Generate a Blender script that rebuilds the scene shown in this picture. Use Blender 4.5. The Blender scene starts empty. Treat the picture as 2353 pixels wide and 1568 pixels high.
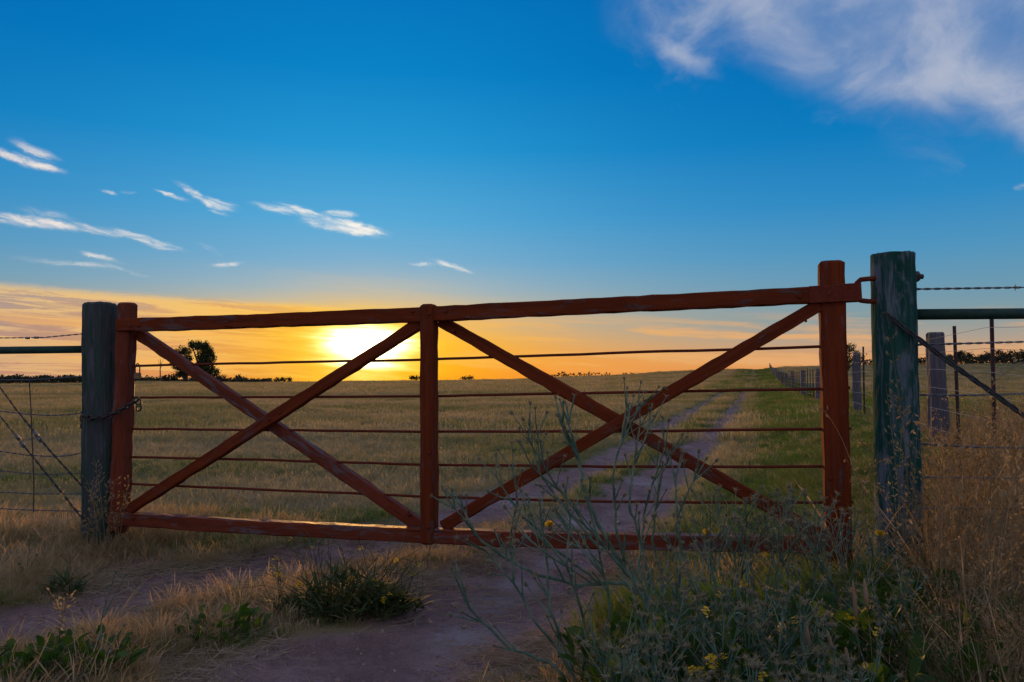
import bpy, math, random
import numpy as np
from mathutils import Vector, Matrix, Euler

C = bpy.context.scene.collection
scene = bpy.context.scene
rng = np.random.default_rng(11)
random.seed(5)

# ------------------------------------------------------------------ camera
EYE = 1.10
FPX, CX, CY, HOR = 1765.0, 1176.5, 784.0, 868.0      # measured on a 2353 x 1568 view of the photograph
PITCH = math.atan((HOR - CY) / FPX)
cam_d = bpy.data.cameras.new('camera')
cam = bpy.data.objects.new('camera', cam_d)
C.objects.link(cam)
cam.location = (0, 0, EYE)
cam.rotation_euler = (math.pi / 2 + PITCH, 0, 0)
cam_d.sensor_width = 36.0
cam_d.lens = 36.0 * FPX / 2353.0
cam_d.clip_start = 0.05
cam_d.clip_end = 12000
scene.camera = cam


def ray(px, py):
    """world direction (y component 1) through a pixel of the photograph"""
    a, b = (px - CX) / FPX, (CY - py) / FPX
    d = Vector((a, math.cos(PITCH) - b * math.sin(PITCH), math.sin(PITCH) + b * math.cos(PITCH)))
    return d / d.y


def azel(px, py):
    d = ray(px, py).normalized()
    return math.atan2(d.x, d.y), math.asin(d.z)


# ------------------------------------------------------------------ sky
def lin(c):
    o = []
    for v in c:
        v = v / 255.0
        o.append(v / 12.92 if v <= 0.04045 else ((v + 0.055) / 1.055) ** 2.4)
    return tuple(o)


SUN_AZ, SUN_EL = azel(846, 792)


class NT:
    def __init__(self, tree):
        self.t = tree

    def node(self, typ, **kw):
        n = self.t.nodes.new(typ)
        for k, v in kw.items():
            setattr(n, k, v)
        return n

    def put(self, sock, v):
        if isinstance(v, bpy.types.NodeSocket):
            self.t.links.new(v, sock)
        elif v is not None:
            sock.default_value = v

    def m(self, op, a, b=None, c=None, clamp=False):
        n = self.node('ShaderNodeMath', operation=op, use_clamp=clamp)
        for i, v in enumerate((a, b, c)):
            if v is not None:
                self.put(n.inputs[i], v)
        return n.outputs[0]

    def comb(self, x, y, z):
        n = self.node('ShaderNodeCombineXYZ')
        for i, v in enumerate((x, y, z)):
            self.put(n.inputs[i], v)
        return n.outputs[0]

    def sep(self, v):
        n = self.node('ShaderNodeSeparateXYZ')
        self.put(n.inputs[0], v)
        return n.outputs

    def vm(self, op, a, b=None):
        n = self.node('ShaderNodeVectorMath', operation=op)
        self.put(n.inputs[0], a)
        if b is not None:
            self.put(n.inputs[1], b)
        return n.outputs[0]

    def mr(self, v, a, b, c=0.0, d=1.0, smooth=True):
        n = self.node('ShaderNodeMapRange', interpolation_type='SMOOTHSTEP' if smooth else 'LINEAR')
        self.put(n.inputs[0], v)
        for i, x in enumerate((a, b, c, d)):
            self.put(n.inputs[i + 1], x)
        return n.outputs[0]

    def noise(self, vec, scale=1.0, detail=4.0, rough=0.55, dist=0.0, lac=2.0):
        n = self.node('ShaderNodeTexNoise')
        self.put(n.inputs['Vector'], vec)
        n.inputs['Scale'].default_value = scale
        n.inputs['Detail'].default_value = detail
        n.inputs['Roughness'].default_value = rough
        n.inputs['Lacunarity'].default_value = lac
        n.inputs['Distortion'].default_value = dist
        return n.outputs['Fac'], n.outputs['Color']

    def ramp(self, f, stops, interp='LINEAR'):
        n = self.node('ShaderNodeValToRGB')
        r = n.color_ramp
        r.interpolation = interp
        while len(r.elements) < len(stops):
            r.elements.new(1.0)
        for e, (p, c) in zip(r.elements, stops):
            e.position = p
            e.color = (*c, 1.0)
        self.put(n.inputs[0], f)
        return n.outputs[0]

    def mix(self, f, a, b, blend='MIX'):
        n = self.node('ShaderNodeMix', data_type='RGBA', blend_type=blend)
        self.put(n.inputs['Factor'], f)
        self.put(n.inputs[6], a if isinstance(a, bpy.types.NodeSocket) else (*a, 1.0))
        self.put(n.inputs[7], b if isinstance(b, bpy.types.NodeSocket) else (*b, 1.0))
        return n.outputs[2]


def build_world():
    w = bpy.data.worlds.new('World')
    scene.world = w
    w.use_nodes = True
    t = w.node_tree
    t.nodes.clear()
    N = NT(t)
    out = N.node('ShaderNodeOutputWorld')
    bg = N.node('ShaderNodeBackground')
    t.links.new(bg.outputs[0], out.inputs[0])
    tc = N.node('ShaderNodeTexCoord')
    d = N.vm('NORMALIZE', tc.outputs['Generated'])
    x, y, z = N.sep(d)
    az = N.m('ARCTAN2', x, y)
    el = N.m('ARCSINE', z)
    daz = N.m('SUBTRACT', az, SUN_AZ)
    elc = N.m('MAXIMUM', el, 0.0)
    f = N.m('DIVIDE', elc, 1.0)
    away = N.ramp(f, [(p, lin(c)) for p, c in (
        (0.0, (222, 146, 88)), (0.02, (220, 158, 102)), (0.045, (172, 158, 142)), (0.07, (130, 154, 160)),
        (0.105, (106, 152, 176)), (0.15, (78, 148, 190)), (0.21, (44, 136, 194)), (0.29, (8, 121, 188)),
        (0.39, (0, 107, 180)), (0.50, (0, 98, 172)), (0.8, (0, 78, 150)), (1.0, (0, 66, 132)))])
    near = N.ramp(f, [(p, lin(c)) for p, c in (
        (0.0, (255, 152, 24)), (0.02, (255, 163, 20)), (0.045, (252, 178, 58)), (0.07, (226, 184, 122)),
        (0.09, (196, 186, 160)), (0.115, (156, 182, 194)), (0.15, (118, 174, 208)), (0.2, (84, 168, 214)),
        (0.29, (34, 149, 209)), (0.38, (4, 130, 198)), (0.49, (0, 114, 187)), (1.0, (0, 70, 138)))])
    q = N.m('DIVIDE', daz, 0.35)
    g = N.m('EXPONENT', N.m('MULTIPLY', N.m('MULTIPLY', q, q), -1.0))
    col = N.mix(g, away, near)
    # glow round the sun
    sx = N.m('DIVIDE', daz, 1.35)
    sy = N.m('SUBTRACT', el, SUN_EL)
    sy = N.m('MAXIMUM', N.m('DIVIDE', sy, 0.58), N.m('MULTIPLY', sy, -1.15))
    de = N.m('SQRT', N.m('ADD', N.m('MULTIPLY', sx, sx), N.m('MULTIPLY', sy, sy)))
    streakv = N.comb(N.m('MULTIPLY', az, 5.0), N.m('ADD', N.m('MULTIPLY', el, 60.0), N.m('MULTIPLY', az, 4.0)), 3.1)
    streak, _ = N.noise(streakv, 1.0, 6.0, 0.6, 0.4)
    de2 = N.m('ADD', de, N.m('MULTIPLY', N.m('SUBTRACT', streak, 0.5), 0.075))

    # ---- cirrus: coordinates on the sky vault, warped by noise
    uv = N.comb(az, el, 0.0)
    _, wc = N.noise(N.vm('MULTIPLY', uv, (26.0, 40.0, 1.0)), 1.0, 4.0, 0.6)
    warp = N.vm('MULTIPLY', N.vm('SUBTRACT', wc, (0.5, 0.5, 0.5)), (0.030, 0.011, 0.0))
    uvw = N.vm('ADD', uv, warp)
    ux, uy, _ = N.sep(uvw)
    fine, _ = N.noise(N.vm('MULTIPLY', uv, (70.0, 130.0, 1.0)), 1.0, 7.0, 0.62, 0.8)
    # broad veil of cloud, upper right
    soft, _ = N.noise(N.vm('MULTIPLY', uvw, (7.0, 10.0, 1.0)), 1.0, 7.0, 0.58, 0.5)
    soft2, _ = N.noise(N.vm('ADD', N.vm('MULTIPLY', uvw, (4.5, 6.0, 1.0)), (5.3, 1.7, 0.0)), 1.0, 6.0, 0.6, 0.3)
    a0, e0 = azel(1500, 70)
    a1, e1 = azel(2353, 330)
    sl = (e1 - e0) / (a1 - a0)
    line = N.m('SUBTRACT', N.m('SUBTRACT', el, e0), N.m('MULTIPLY', N.m('SUBTRACT', az, a0), sl))
    line = N.m('ADD', N.m('ADD', line, 0.022), N.m('ADD', N.m('MULTIPLY', N.m('SUBTRACT', soft, 0.5), 0.20), N.m('MULTIPLY', N.m('SUBTRACT', soft2, 0.5), 0.10)))
    veil = N.mr(line, -0.035, 0.075)
    veil = N.m('MULTIPLY', veil, N.mr(az, 0.10, 0.24))
    veil = N.m('MULTIPLY', veil, N.mr(soft2, 0.25, 0.6, 0.62, 1.0))
    vcol = N.mix(N.mr(soft, 0.36, 0.74), lin((92, 132, 184)), lin((176, 184, 204)))
    col = N.mix(N.m('MULTIPLY', veil, 0.86), col, vcol)
    # unseen cloud sheet added overhead and behind the camera to brighten the foreground
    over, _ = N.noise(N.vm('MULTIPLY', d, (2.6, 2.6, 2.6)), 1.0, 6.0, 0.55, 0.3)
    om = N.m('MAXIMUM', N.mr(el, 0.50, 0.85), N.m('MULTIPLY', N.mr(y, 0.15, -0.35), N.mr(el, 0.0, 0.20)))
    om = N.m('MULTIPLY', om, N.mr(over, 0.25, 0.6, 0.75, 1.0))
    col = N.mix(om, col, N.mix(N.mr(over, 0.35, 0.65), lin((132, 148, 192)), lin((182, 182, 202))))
    # a bright fold and a bright foot in that veil
    def blob(px, py, ax, ay, ang, edge, gain, src=(ux, uy)):
        ca, ce = azel(px, py)
        ra, rb = ax / FPX, ay / FPX
        th = -math.radians(ang)
        dx = N.m('SUBTRACT', src[0], ca)
        dy = N.m('SUBTRACT', src[1], ce)
        xr = N.m('ADD', N.m('MULTIPLY', dx, math.cos(th)), N.m('MULTIPLY', dy, math.sin(th)))
        yr = N.m('ADD', N.m('MULTIPLY', dx, -math.sin(th)), N.m('MULTIPLY', dy, math.cos(th)))
        xr = N.m('DIVIDE', xr, ra)
        yr = N.m('DIVIDE', yr, rb)
        r = N.m('SQRT', N.m('ADD', N.m('MULTIPLY', xr, xr), N.m('MULTIPLY', yr, yr)))
        return N.m('MULTIPLY', N.mr(r, 1.0, edge), gain)
    for args in ((1790, 70, 210, 70, 48, 0.0, 0.55), (1900, 160, 240, 75, 20, 0.0, 0.40), (2260, 165, 200, 80, 34, 0.0, 0.62), (2330, 235, 150, 70, 50, 0.0, 0.60), (2120, 190, 200, 70, 14, 0.0, 0.45), (2390, 300, 90, 50, 60, 0.0, 0.5),
                 (1570, 130, 120, 30, 30, 0.0, 0.5), (2080, 90, 260, 60, 10, 0.0, 0.28)):
        col = N.mix(N.m('MULTIPLY', blob(*args), N.mr(soft, 0.30, 0.62, 0.35, 1.0)), col, lin((190, 194, 208)))
    # small wind-torn cirrus
    ra_ = math.radians(11)
    sx_ = N.m('SUBTRACT', N.m('MULTIPLY', ux, math.cos(ra_)), N.m('MULTIPLY', uy, math.sin(ra_)))
    sy_ = N.m('ADD', N.m('MULTIPLY', ux, math.sin(ra_)), N.m('MULTIPLY', uy, math.cos(ra_)))
    wisp, _ = N.noise(N.comb(N.m('MULTIPLY', sx_, 24.0), N.m('MULTIPLY', sy_, 120.0), 2.0), 1.0, 8.0, 0.60, 0.9)
    hair, _ = N.noise(N.comb(N.m('MULTIPLY', sx_, 60.0), N.m('MULTIPLY', sy_, 210.0), 7.0), 1.0, 5.0, 0.65, 1.4)
    wv = N.m('ADD', N.m('MULTIPLY', wisp, 0.68), N.m('MULTIPLY', hair, 0.32))
    tot = None
    for args in ((45, 366, 105, 13, 11, 0.2, 1.0), (78, 352, 56, 22, 22, 0.2, 0.55),
                 (445, 446, 62, 12, 30, 0.2, 0.66), (500, 470, 58, 15, 10, 0.2, 0.85), (395, 450, 46, 7, 14, 0.2, 0.6), (508, 489, 34, 6, 10, 0.2, 0.55),
                 (640, 482, 84, 14, 8, 0.2, 0.62), (715, 494, 100, 16, 13, 0.2, 0.85), (805, 523, 105, 22, 8, 0.2, 1.15), (778, 492, 50, 13, 2, 0.2, 0.62),
                 (740, 512, 70, 18, 10, 0.2, 0.6), (850, 532, 60, 9, 4, 0.2, 0.9),
                 (90, 511, 120, 17, 3, 0.2, 0.95), (40, 510, 70, 8, 2, 0.2, 0.6), (215, 527, 130, 11, 9, 0.2, 0.72), (325, 551, 105, 13, 14, 0.2, 0.95), (110, 495, 70, 14, 8, 0.2, 0.35),
                 (230, 593, 55, 9, 12, 0.2, 0.7), (170, 607, 140, 9, 3, 0.1, 0.38), (285, 620, 70, 7, 14, 0.1, 0.42), (520, 606, 50, 9, -8, 0.2, 0.55),
                 (480, 572, 40, 7, 20, 0.1, 0.42), (970, 608, 50, 7, 2, 0.2, 0.5), (1040, 612, 66, 10, 16, 0.2, 0.75),
                 (255, 441, 26, 6, 4, 0.2, 0.45), (300, 442, 20, 5, 4, 0.2, 0.35), (2350, 425, 20, 9, 0, 0.2, 0.4)):
        b = blob(*args)
        tot = b if tot is None else N.m('MAXIMUM', tot, b)
    halo = N.m('MINIMUM', tot, 1.0)
    er = N.m('ADD', tot, N.m('MULTIPLY', N.m('SUBTRACT', wv, 0.53), 4.2))
    tot = N.m('MULTIPLY', N.mr(er, -0.35, 2.0), N.mr(tot, 0.0, 0.6))
    tot = N.m('ADD', N.m('MULTIPLY', tot, 0.9), N.m('MULTIPLY', halo, N.mr(wisp, 0.35, 0.65, 0.05, 0.34)), clamp=True)
    ccol = N.mix(g, lin((224, 216, 214)), lin((250, 244, 234)))
    col = N.mix(tot, col, ccol)
    # low banded sheet that slopes down to the sun
    b0a, b0e = azel(-60, 640)
    b1a, b1e = azel(880, 706)
    bs = (b1e - b0e) / (b1a - b0a)
    hgt = N.m('SUBTRACT', N.m('ADD', b0e, N.m('MULTIPLY', N.m('SUBTRACT', az, b0a), bs)), el)
    hgt = N.m('ADD', hgt, N.m('MULTIPLY', N.m('SUBTRACT', fine, 0.5), 0.004))
    sheet = N.m('MULTIPLY', N.mr(hgt, -0.002, 0.010), N.mr(az, -0.10, -0.30, 0.0, 1.0))
    bandv = N.comb(N.m('MULTIPLY', az, 6.0), N.m('MULTIPLY', hgt, 85.0), 4.7)
    band, _ = N.noise(bandv, 1.0, 8.0, 0.62, 1.1)
    lowwarm = N.mr(el, 0.10, 0.015)
    cream = N.mix(g, lin((214, 186, 148)), lin((255, 198, 92)))
    mauve = N.mix(g, lin((136, 132, 148)), lin((226, 146, 66)))
    edge = N.mr(hgt, 0.05, 0.004, 0.0, 0.32)
    bcol = N.mix(N.m('ADD', N.mr(band, 0.42, 0.60), edge, clamp=True), mauve, cream)
    bcol = N.mix(N.m('MULTIPLY', lowwarm, 0.35), bcol, N.mix(g, lin((184, 132, 116)), lin((255, 166, 44))))
    col = N.mix(N.m('MULTIPLY', sheet, N.mr(band, 0.25, 0.55, 0.45, 0.97)), col, bcol)
    # thin streaks low on the right
    st = N.m('MULTIPLY', N.mr(streak, 0.46, 0.62), N.mr(el, 0.090, 0.050))
    st = N.m('MULTIPLY', st, N.mr(el, 0.004, 0.02))
    scol = N.mix(g, lin((226, 170, 118)), lin((255, 186, 78)))
    col = N.mix(N.m('MULTIPLY', st, 0.85), col, scol)
    # the veiled sun itself
    yl = N.m('DIVIDE', de2, 0.098)
    col = N.mix(N.m('MULTIPLY', N.m('EXPONENT', N.m('MULTIPLY', N.m('MULTIPLY', yl, yl), -1.0)), 0.9), col, (1.05, 0.56, 0.012))
    y2 = N.m('DIVIDE', de2, 0.044)
    col = N.mix(N.m('EXPONENT', N.m('MULTIPLY', N.m('MULTIPLY', y2, y2), -1.0)), col, (1.5, 1.05, 0.06))
    y3 = N.m('DIVIDE', de2, 0.026)
    core = N.m('EXPONENT', N.m('MULTIPLY', N.m('MULTIPLY', y3, y3), -1.0))
    col = N.mix(N.m('MULTIPLY', core, 1.0, clamp=True), col, (9.0, 7.2, 4.4))
    # physical sky underneath the grading
    sk = N.node('ShaderNodeTexSky', sky_type='NISHITA')
    sk.sun_disc = False
    sk.sun_elevation = SUN_EL
    sk.sun_rotation = SUN_AZ
    sk.air_density = 1.4
    sk.dust_density = 1.5
    sk.ozone_density = 3.0
    nis = N.vm('MULTIPLY', sk.outputs[0], (0.0015, 0.0015, 0.0015))
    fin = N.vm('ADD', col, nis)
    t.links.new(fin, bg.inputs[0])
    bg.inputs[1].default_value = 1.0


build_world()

sun_d = bpy.data.lights.new('sun', 'SUN')
sun_d.energy = 3.2
sun_d.angle = math.radians(3.0)
sun_d.color = (1.0, 0.50, 0.14)
sun = bpy.data.objects.new('sun', sun_d)
C.objects.link(sun)
sun.location = (-60, 300, 20)
sv = Vector((math.sin(SUN_AZ) * math.cos(SUN_EL), math.cos(SUN_AZ) * math.cos(SUN_EL), math.sin(SUN_EL)))
sun.rotation_euler = sv.to_track_quat('Z', 'Y').to_euler()

scene.view_settings.view_transform = 'Standard'
scene.view_settings.look = 'None'
scene.view_settings.exposure = 0.0
scene.view_settings.gamma = 1.0
scene.view_settings.use_curve_mapping = False
scene.render.engine = 'CYCLES'
scene.cycles.max_bounces = 4
scene.cycles.use_adaptive_sampling = True
scene.cycles.adaptive_threshold = 0.02
scene.cycles.transparent_max_bounces = 8
scene.cycles.use_denoising = True

# ------------------------------------------------------------------ helpers
def tag(o, label=None, cat=None, group=None, kind=None):
    if label: o['label'] = label
    if cat: o['category'] = cat
    if group: o['group'] = group
    if kind: o['kind'] = kind
    return o


def empty(name, loc, label, cat, group=None):
    o = bpy.data.objects.new(name, None)
    o.empty_display_size = 0.1
    C.objects.link(o)
    o.location = loc
    return tag(o, label, cat, group)


class MB:
    def __init__(self):
        self.v, self.f, self.g = [], [], []
        self.n = 0

    def add(self, verts, faces, grain=None):
        verts = np.asarray(verts, dtype=float).reshape(-1, 3)
        self.v.append(verts)
        n = self.n
        self.f.extend([tuple(int(i) + n for i in f) for f in faces])
        self.g.append(np.asarray(grain, dtype=float).reshape(-1, 3) if grain is not None else verts.copy())
        self.n += len(verts)

    def mesh(self, name, mat, smooth=False, off=(0, 0, 0), grain=True):
        me = bpy.data.meshes.new(name)
        v = np.concatenate(self.v) - np.asarray(off, dtype=float)
        me.from_pydata(v.tolist(), [], self.f)
        if grain:
            at = me.attributes.new('grain', 'FLOAT_VECTOR', 'POINT')
            at.data.foreach_set('vector', np.concatenate(self.g).astype(np.float32).ravel())
        if mat: me.materials.append(mat)
        if smooth:
            me.polygons.foreach_set('use_smooth', [True] * len(me.polygons))
        me.update()
        return me

    def obj(self, name, mat, parent=None, smooth=False):
        off = parent_world(parent) if parent is not None else (0, 0, 0)
        me = self.mesh(name, mat, smooth, off)
        o = bpy.data.objects.new(name, me)
        C.objects.link(o)
        if parent is not None: o.parent = parent
        return o


def parent_world(p):
    loc = Vector((0, 0, 0))
    while p is not None:
        loc = loc + p.location
        p = p.parent
    return loc


def frames(pts):
    pts = [Vector(p) for p in pts]
    T = []
    for i in range(len(pts)):
        a = pts[max(i - 1, 0)]
        b = pts[min(i + 1, len(pts) - 1)]
        d = (b - a)
        T.append(d.normalized() if d.length > 1e-9 else Vector((0, 0, 1)))
    up = Vector((0, 0, 1)) if abs(T[0].z) < 0.9 else Vector((1, 0, 0))
    u = T[0].cross(up).normalized()
    out = []
    for i, t in enumerate(T):
        u = (u - t * u.dot(t))
        if u.length < 1e-6: u = t.orthogonal()
        u.normalize()
        out.append((pts[i], t, u, t.cross(u)))
    return out


def tube(mb, pts, r, sides=6, cap=True):
    fr = frames(pts)
    rs = r if hasattr(r, '__len__') else [r] * len(fr)
    V, G, F = [], [], []
    s = 0.0
    for i, (p, t, u, w) in enumerate(fr):
        if i: s += (p - fr[i - 1][0]).length
        for k in range(sides):
            a = 2 * math.pi * k / sides
            V.append(p + (u * math.cos(a) + w * math.sin(a)) * rs[i])
            G.append((s, rs[i] * math.cos(a), rs[i] * math.sin(a)))
    for i in range(len(fr) - 1):
        for k in range(sides):
            a, b = i * sides + k, i * sides + (k + 1) % sides
            F.append((a, b, b + sides, a + sides))
    if cap:
        F.append(tuple(range(sides - 1, -1, -1)))
        m = (len(fr) - 1) * sides
        F.append(tuple(m + k for k in range(sides)))
    mb.add(V, F, G)


def resample(pts, step):
    pts = [Vector(p) for p in pts]
    out = [pts[0]]
    for a, b in zip(pts[:-1], pts[1:]):
        n = max(1, int(math.ceil((b - a).length / step)))
        for k in range(1, n + 1): out.append(a.lerp(b, k / n))
    return out


def beam(mb, pts, w, d, nrm, bev=0.006, jit=0.0012, step=0.09, grainoff=0.0, end=0.004):
    """a sawn timber: rectangular bevelled section swept along pts; w across, d along nrm"""
    n = Vector(nrm).normalized()
    pts = resample(pts, step)
    rows = []
    L = len(pts)
    # extra rings to round the ends
    seq = [(pts[0], 0.0, 1.0)]
    d0 = (pts[1] - pts[0]).normalized()
    d1 = (pts[-1] - pts[-2]).normalized()
    seq = [(pts[0], d0, end)] + [(pts[0] + d0 * end, d0, 0.0)]
    for i in range(1, L - 1): seq.append((pts[i], (pts[i + 1] - pts[i - 1]).normalized(), 0.0))
    seq += [(pts[-1] - d1 * end, d1, 0.0), (pts[-1], d1, end)]
    V, G, F = [], [], []
    s = grainoff
    pw = random.random() * 6
    for i, (p, t, ins) in enumerate(seq):
        if i: s += (Vector(p) - Vector(seq[i - 1][0])).length
        side = n.cross(t).normalized()
        hw, hd = w / 2 - ins, d / 2 - ins
        hw += 0.0009 * math.sin(s * 3.1 + pw)
        hd += 0.0008 * math.sin(s * 4.3 + pw * 2)
        bb = bev * (1 + 0.6 * math.sin(s * 9 + pw) * math.sin(s * 23 + pw))
        ring = [(-hw + bb, -hd), (hw - bb, -hd), (hw, -hd + bb), (hw, hd - bb), (hw - bb, hd), (-hw + bb, hd), (-hw, hd - bb), (-hw, -hd + bb)]
        for (a, b) in ring:
            a += random.gauss(0, jit); b += random.gauss(0, jit)
            V.append(Vector(p) + side * a + n * b)
            G.append((s, a + grainoff, b + grainoff * 1.7))
    m = 8
    for i in range(len(seq) - 1):
        for k in range(m):
            a, b = i * m + k, i * m + (k + 1) % m
            F.append((a, a + m, b + m, b))
    F.append(tuple(range(m)))
    q = (len(seq) - 1) * m
    F.append(tuple(q + k for k in range(m - 1, -1, -1)))
    mb.add(V, F, G)


def box(mb, c, ax, ay, az_):
    c = Vector(c)
    V = [c + ax * i + ay * j + az_ * k for i in (-1, 1) for j in (-1, 1) for k in (-1, 1)]
    mb.add(V, [(0, 1, 3, 2), (4, 6, 7, 5), (0, 4, 5, 1), (2, 3, 7, 6), (0, 2, 6, 4), (1, 5, 7, 3)])


def disc_bolt(mb, c, n, r, h, sides=8, dome=True):
    n = Vector(n).normalized()
    c = Vector(c)
    prof = [(r, 0), (r, h * 0.5), (r * 0.7, h * 0.9)] if dome else [(r, 0), (r, h), (r * 0.9, h * 1.05)]
    u = n.orthogonal().normalized(); w = n.cross(u)
    V, F = [], []
    for (rr, hh) in prof:
        for k in range(sides):
            a = 2 * math.pi * k / sides
            V.append(c + n * hh + (u * math.cos(a) + w * math.sin(a)) * rr)
    for i in range(len(prof) - 1):
        for k in range(sides):
            a, b = i * sides + k, i * sides + (k + 1) % sides
            F.append((a, b, b + sides, a + sides))
    F.append(tuple((len(prof) - 1) * sides + k for k in range(sides)))
    F.append(tuple(range(sides - 1, -1, -1)))
    mb.add(V, F)


def hashn(ix, iy, seed):
    n = (ix.astype(np.int64) * 374761393 + iy.astype(np.int64) * 668265263 + seed * 1442695041) & 0x7fffffff
    n = ((n ^ (n >> 13)) * 1274126177) & 0x7fffffff
    n = n ^ (n >> 16)
    return (n & 0xffff) / 65535.0


def vnoise(x, y, seed=0):
    ix, iy = np.floor(x), np.floor(y)
    fx, fy = x - ix, y - iy
    fx = fx * fx * (3 - 2 * fx); fy = fy * fy * (3 - 2 * fy)
    a = hashn(ix, iy, seed); b = hashn(ix + 1, iy, seed); c = hashn(ix, iy + 1, seed); d = hashn(ix + 1, iy + 1, seed)
    return (a * (1 - fx) + b * fx) * (1 - fy) + (c * (1 - fx) + d * fx) * fy


def fbm(x, y, seed=0, o=4):
    s, a, t = 0.0, 0.5, 0.0
    for i in range(o):
        s = s + a * vnoise(x * 2 ** i, y * 2 ** i, seed + i)
        t += a; a *= 0.5
    return s / t


def sstep(v, a, b):
    t = np.clip((v - a) / (b - a), 0, 1)
    return t * t * (3 - 2 * t)


# ------------------------------------------------------------------ terrain
CRX = np.array([-400, 0, 195, 322, 588, 765, 988, 1176, 1276, 1401, 1526, 1626, 1701, 1740, 1777, 1831, 1975, 2150, 2353, 2700], float)
CRY = np.array([884, 883, 880, 876, 879, 876, 874, 871, 866, 862, 853, 849, 847, 848, 843, 840, 838, 835, 834, 834], float)
CRA = (CRX - CX) / FPX
CRE = (HOR - CRY) / FPX
RC = 190.0


def base_h(x, y):
    x = np.asarray(x, float); y = np.asarray(y, float)
    yy = np.maximum(y, 0.5)
    a = x / np.maximum(yy, 12.0)
    zc = EYE + np.interp(a, CRA, CRE) * RC - 0.22
    t = yy / RC
    h = np.where(t <= 1, zc * np.minimum(t, 1) ** 2.4, zc - 7.0 * (1 - np.exp(-(t - 1) * 2.2)) - 0.012 * (yy - RC))
    xf = 2.0 + 0.325 * yy
    h = h + np.interp(yy, [0, 4, 7, 17, 28, 38, 56, 400], [0.0, 0.12, 0.30, 0.33, 0.20, 0.12, 0.0, 0.0]) * sstep(x - xf, -2.6, -0.3)
    return h


def ground_pt(px, py, hf=None):
    d = ray(px, py)
    lo, hi = 0.5, 189.0
    hf = hf or base_h
    y = EYE / max(1e-4, -d.z) if d.z < -0.004 else 120.0
    ys = np.geomspace(1.0, 189.0, 700)
    diff = EYE + d.z * ys - hf(d.x * ys, ys)
    idx = np.where(diff < 0)[0]
    y = ys[idx[0]] if len(idx) else 189.0
    if len(idx) and idx[0] > 0:
        i = idx[0]
        k = diff[i - 1] / (diff[i - 1] - diff[i])
        y = ys[i - 1] + (ys[i] - ys[i - 1]) * k
    return float(d.x * y), float(y)


RUT_L = [(-260, 1500, .20), (0, 1446, .26), (200, 1398, .27), (420, 1346, .28), (650, 1292, .29), (900, 1240, .31), (1080, 1180, .30),
         (1210, 1130, .29), (1340, 1085, .27), (1430, 1040, .26), (1501, 998, .25), (1551, 972, .24), (1601, 947, .24), (1651, 920, .24),
         (1689, 892, .27), (1714, 872, .27), (1734, 851, .27)]
RUT_R = [(520, 1700, .40), (760, 1560, .42), (960, 1480, .40), (1140, 1390, .40), (1250, 1310, .40), (1340, 1230, .38), (1430, 1160, .34),
         (1510, 1096, .31), (1565, 1056, .29), (1621, 1008, .28), (1651, 982, .25), (1676, 952, .25), (1704, 927, .25), (1724, 895, .30),
         (1736, 872, .30), (1749, 851, .30)]


def rut_world(r):
    P = np.array([(*ground_pt(px, py), w) for px, py, w in r])
    far = P[P[:, 1] > 9]
    return P


# the two wheel tracks run straight for the crest; near the gate they follow the measured bend
def rut_line(r, off):
    P = rut_world(r)
    P = P[P[:, 1] < 17.0]
    ys = np.array([26., 40., 60., 80., 100., 120., 140., 160., 180., 192., 240., 300.])
    x0, y0 = P[-1, 0], P[-1, 1]
    xs = x0 + (0.3175) * (ys - y0) + off * (1 - np.exp(-(ys - y0) / 30.0))
    return np.vstack([P, np.stack([xs, ys, np.full_like(ys, 0.25)], 1)])


LEFT, RIGHT = rut_line(RUT_L, -0.15), rut_line(RUT_R, 0.10)


def poly_d(x, y, P):
    """signed-free distance to a polyline minus its half width"""
    best = np.full(np.shape(x), 1e9)
    for (x0, y0, w0), (x1, y1, w1) in zip(P[:-1], P[1:]):
        dx, dy = x1 - x0, y1 - y0
        t = np.clip(((x - x0) * dx + (y - y0) * dy) / (dx * dx + dy * dy), 0, 1)
        d = np.hypot(x - x0 - t * dx, y - y0 - t * dy) - (w0 + (w1 - w0) * t)
        best = np.minimum(best, d)
    return best


def track_d(x, y):
    n = (fbm(x * 2.3, y * 2.3, 40, 4) - 0.5) * 0.42 * np.clip(1.2 - y / 60.0, .3, 1)
    return np.minimum(poly_d(x, y, LEFT), poly_d(x, y, RIGHT)) + n


def road_x(y):
    return 0.5 * (np.interp(y, LEFT[:, 1], LEFT[:, 0]) + np.interp(y, RIGHT[:, 1], RIGHT[:, 0]))


def hgt(x, y):
    x = np.asarray(x, float); y = np.asarray(y, float)
    h = base_h(x, y)
    nearf = np.clip((22 - y) / 12.0, 0, 1)
    d = track_d(x, y)
    rut = sstep(d, 0.10, -0.20)
    h = h - nearf * 0.045 * rut
    h = h + nearf * (0.05 * (fbm(x * 1.1, y * 1.1, 3) - 0.5) + (0.028 - 0.014 * rut) * (fbm(x * 6, y * 6, 9) - 0.5))
    h = h + nearf * rut * 0.014 * (fbm(x * 17, y * 17, 19, 3) - 0.5)
    # bank under the fence corner on the right
    h = h + 0.07 * sstep(x, 0.9, 2.0) * np.exp(-((y - 3.3) / 1.6) ** 2)
    return h


def h1(x, y):
    return float(hgt(np.array([x]), np.array([y]))[0])


# ------------------------------------------------------------------ materials
MATS = {}


def mat(name, rough=0.9, spec=0.2):
    m = bpy.data.materials.new(name)
    m.use_nodes = True
    t = m.node_tree
    N = NT(t)
    b = t.nodes['Principled BSDF']
    b.inputs['Roughness'].default_value = rough
    b.inputs['Specular IOR Level'].default_value = spec
    MATS[name] = m
    return m, N, b, t


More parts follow.
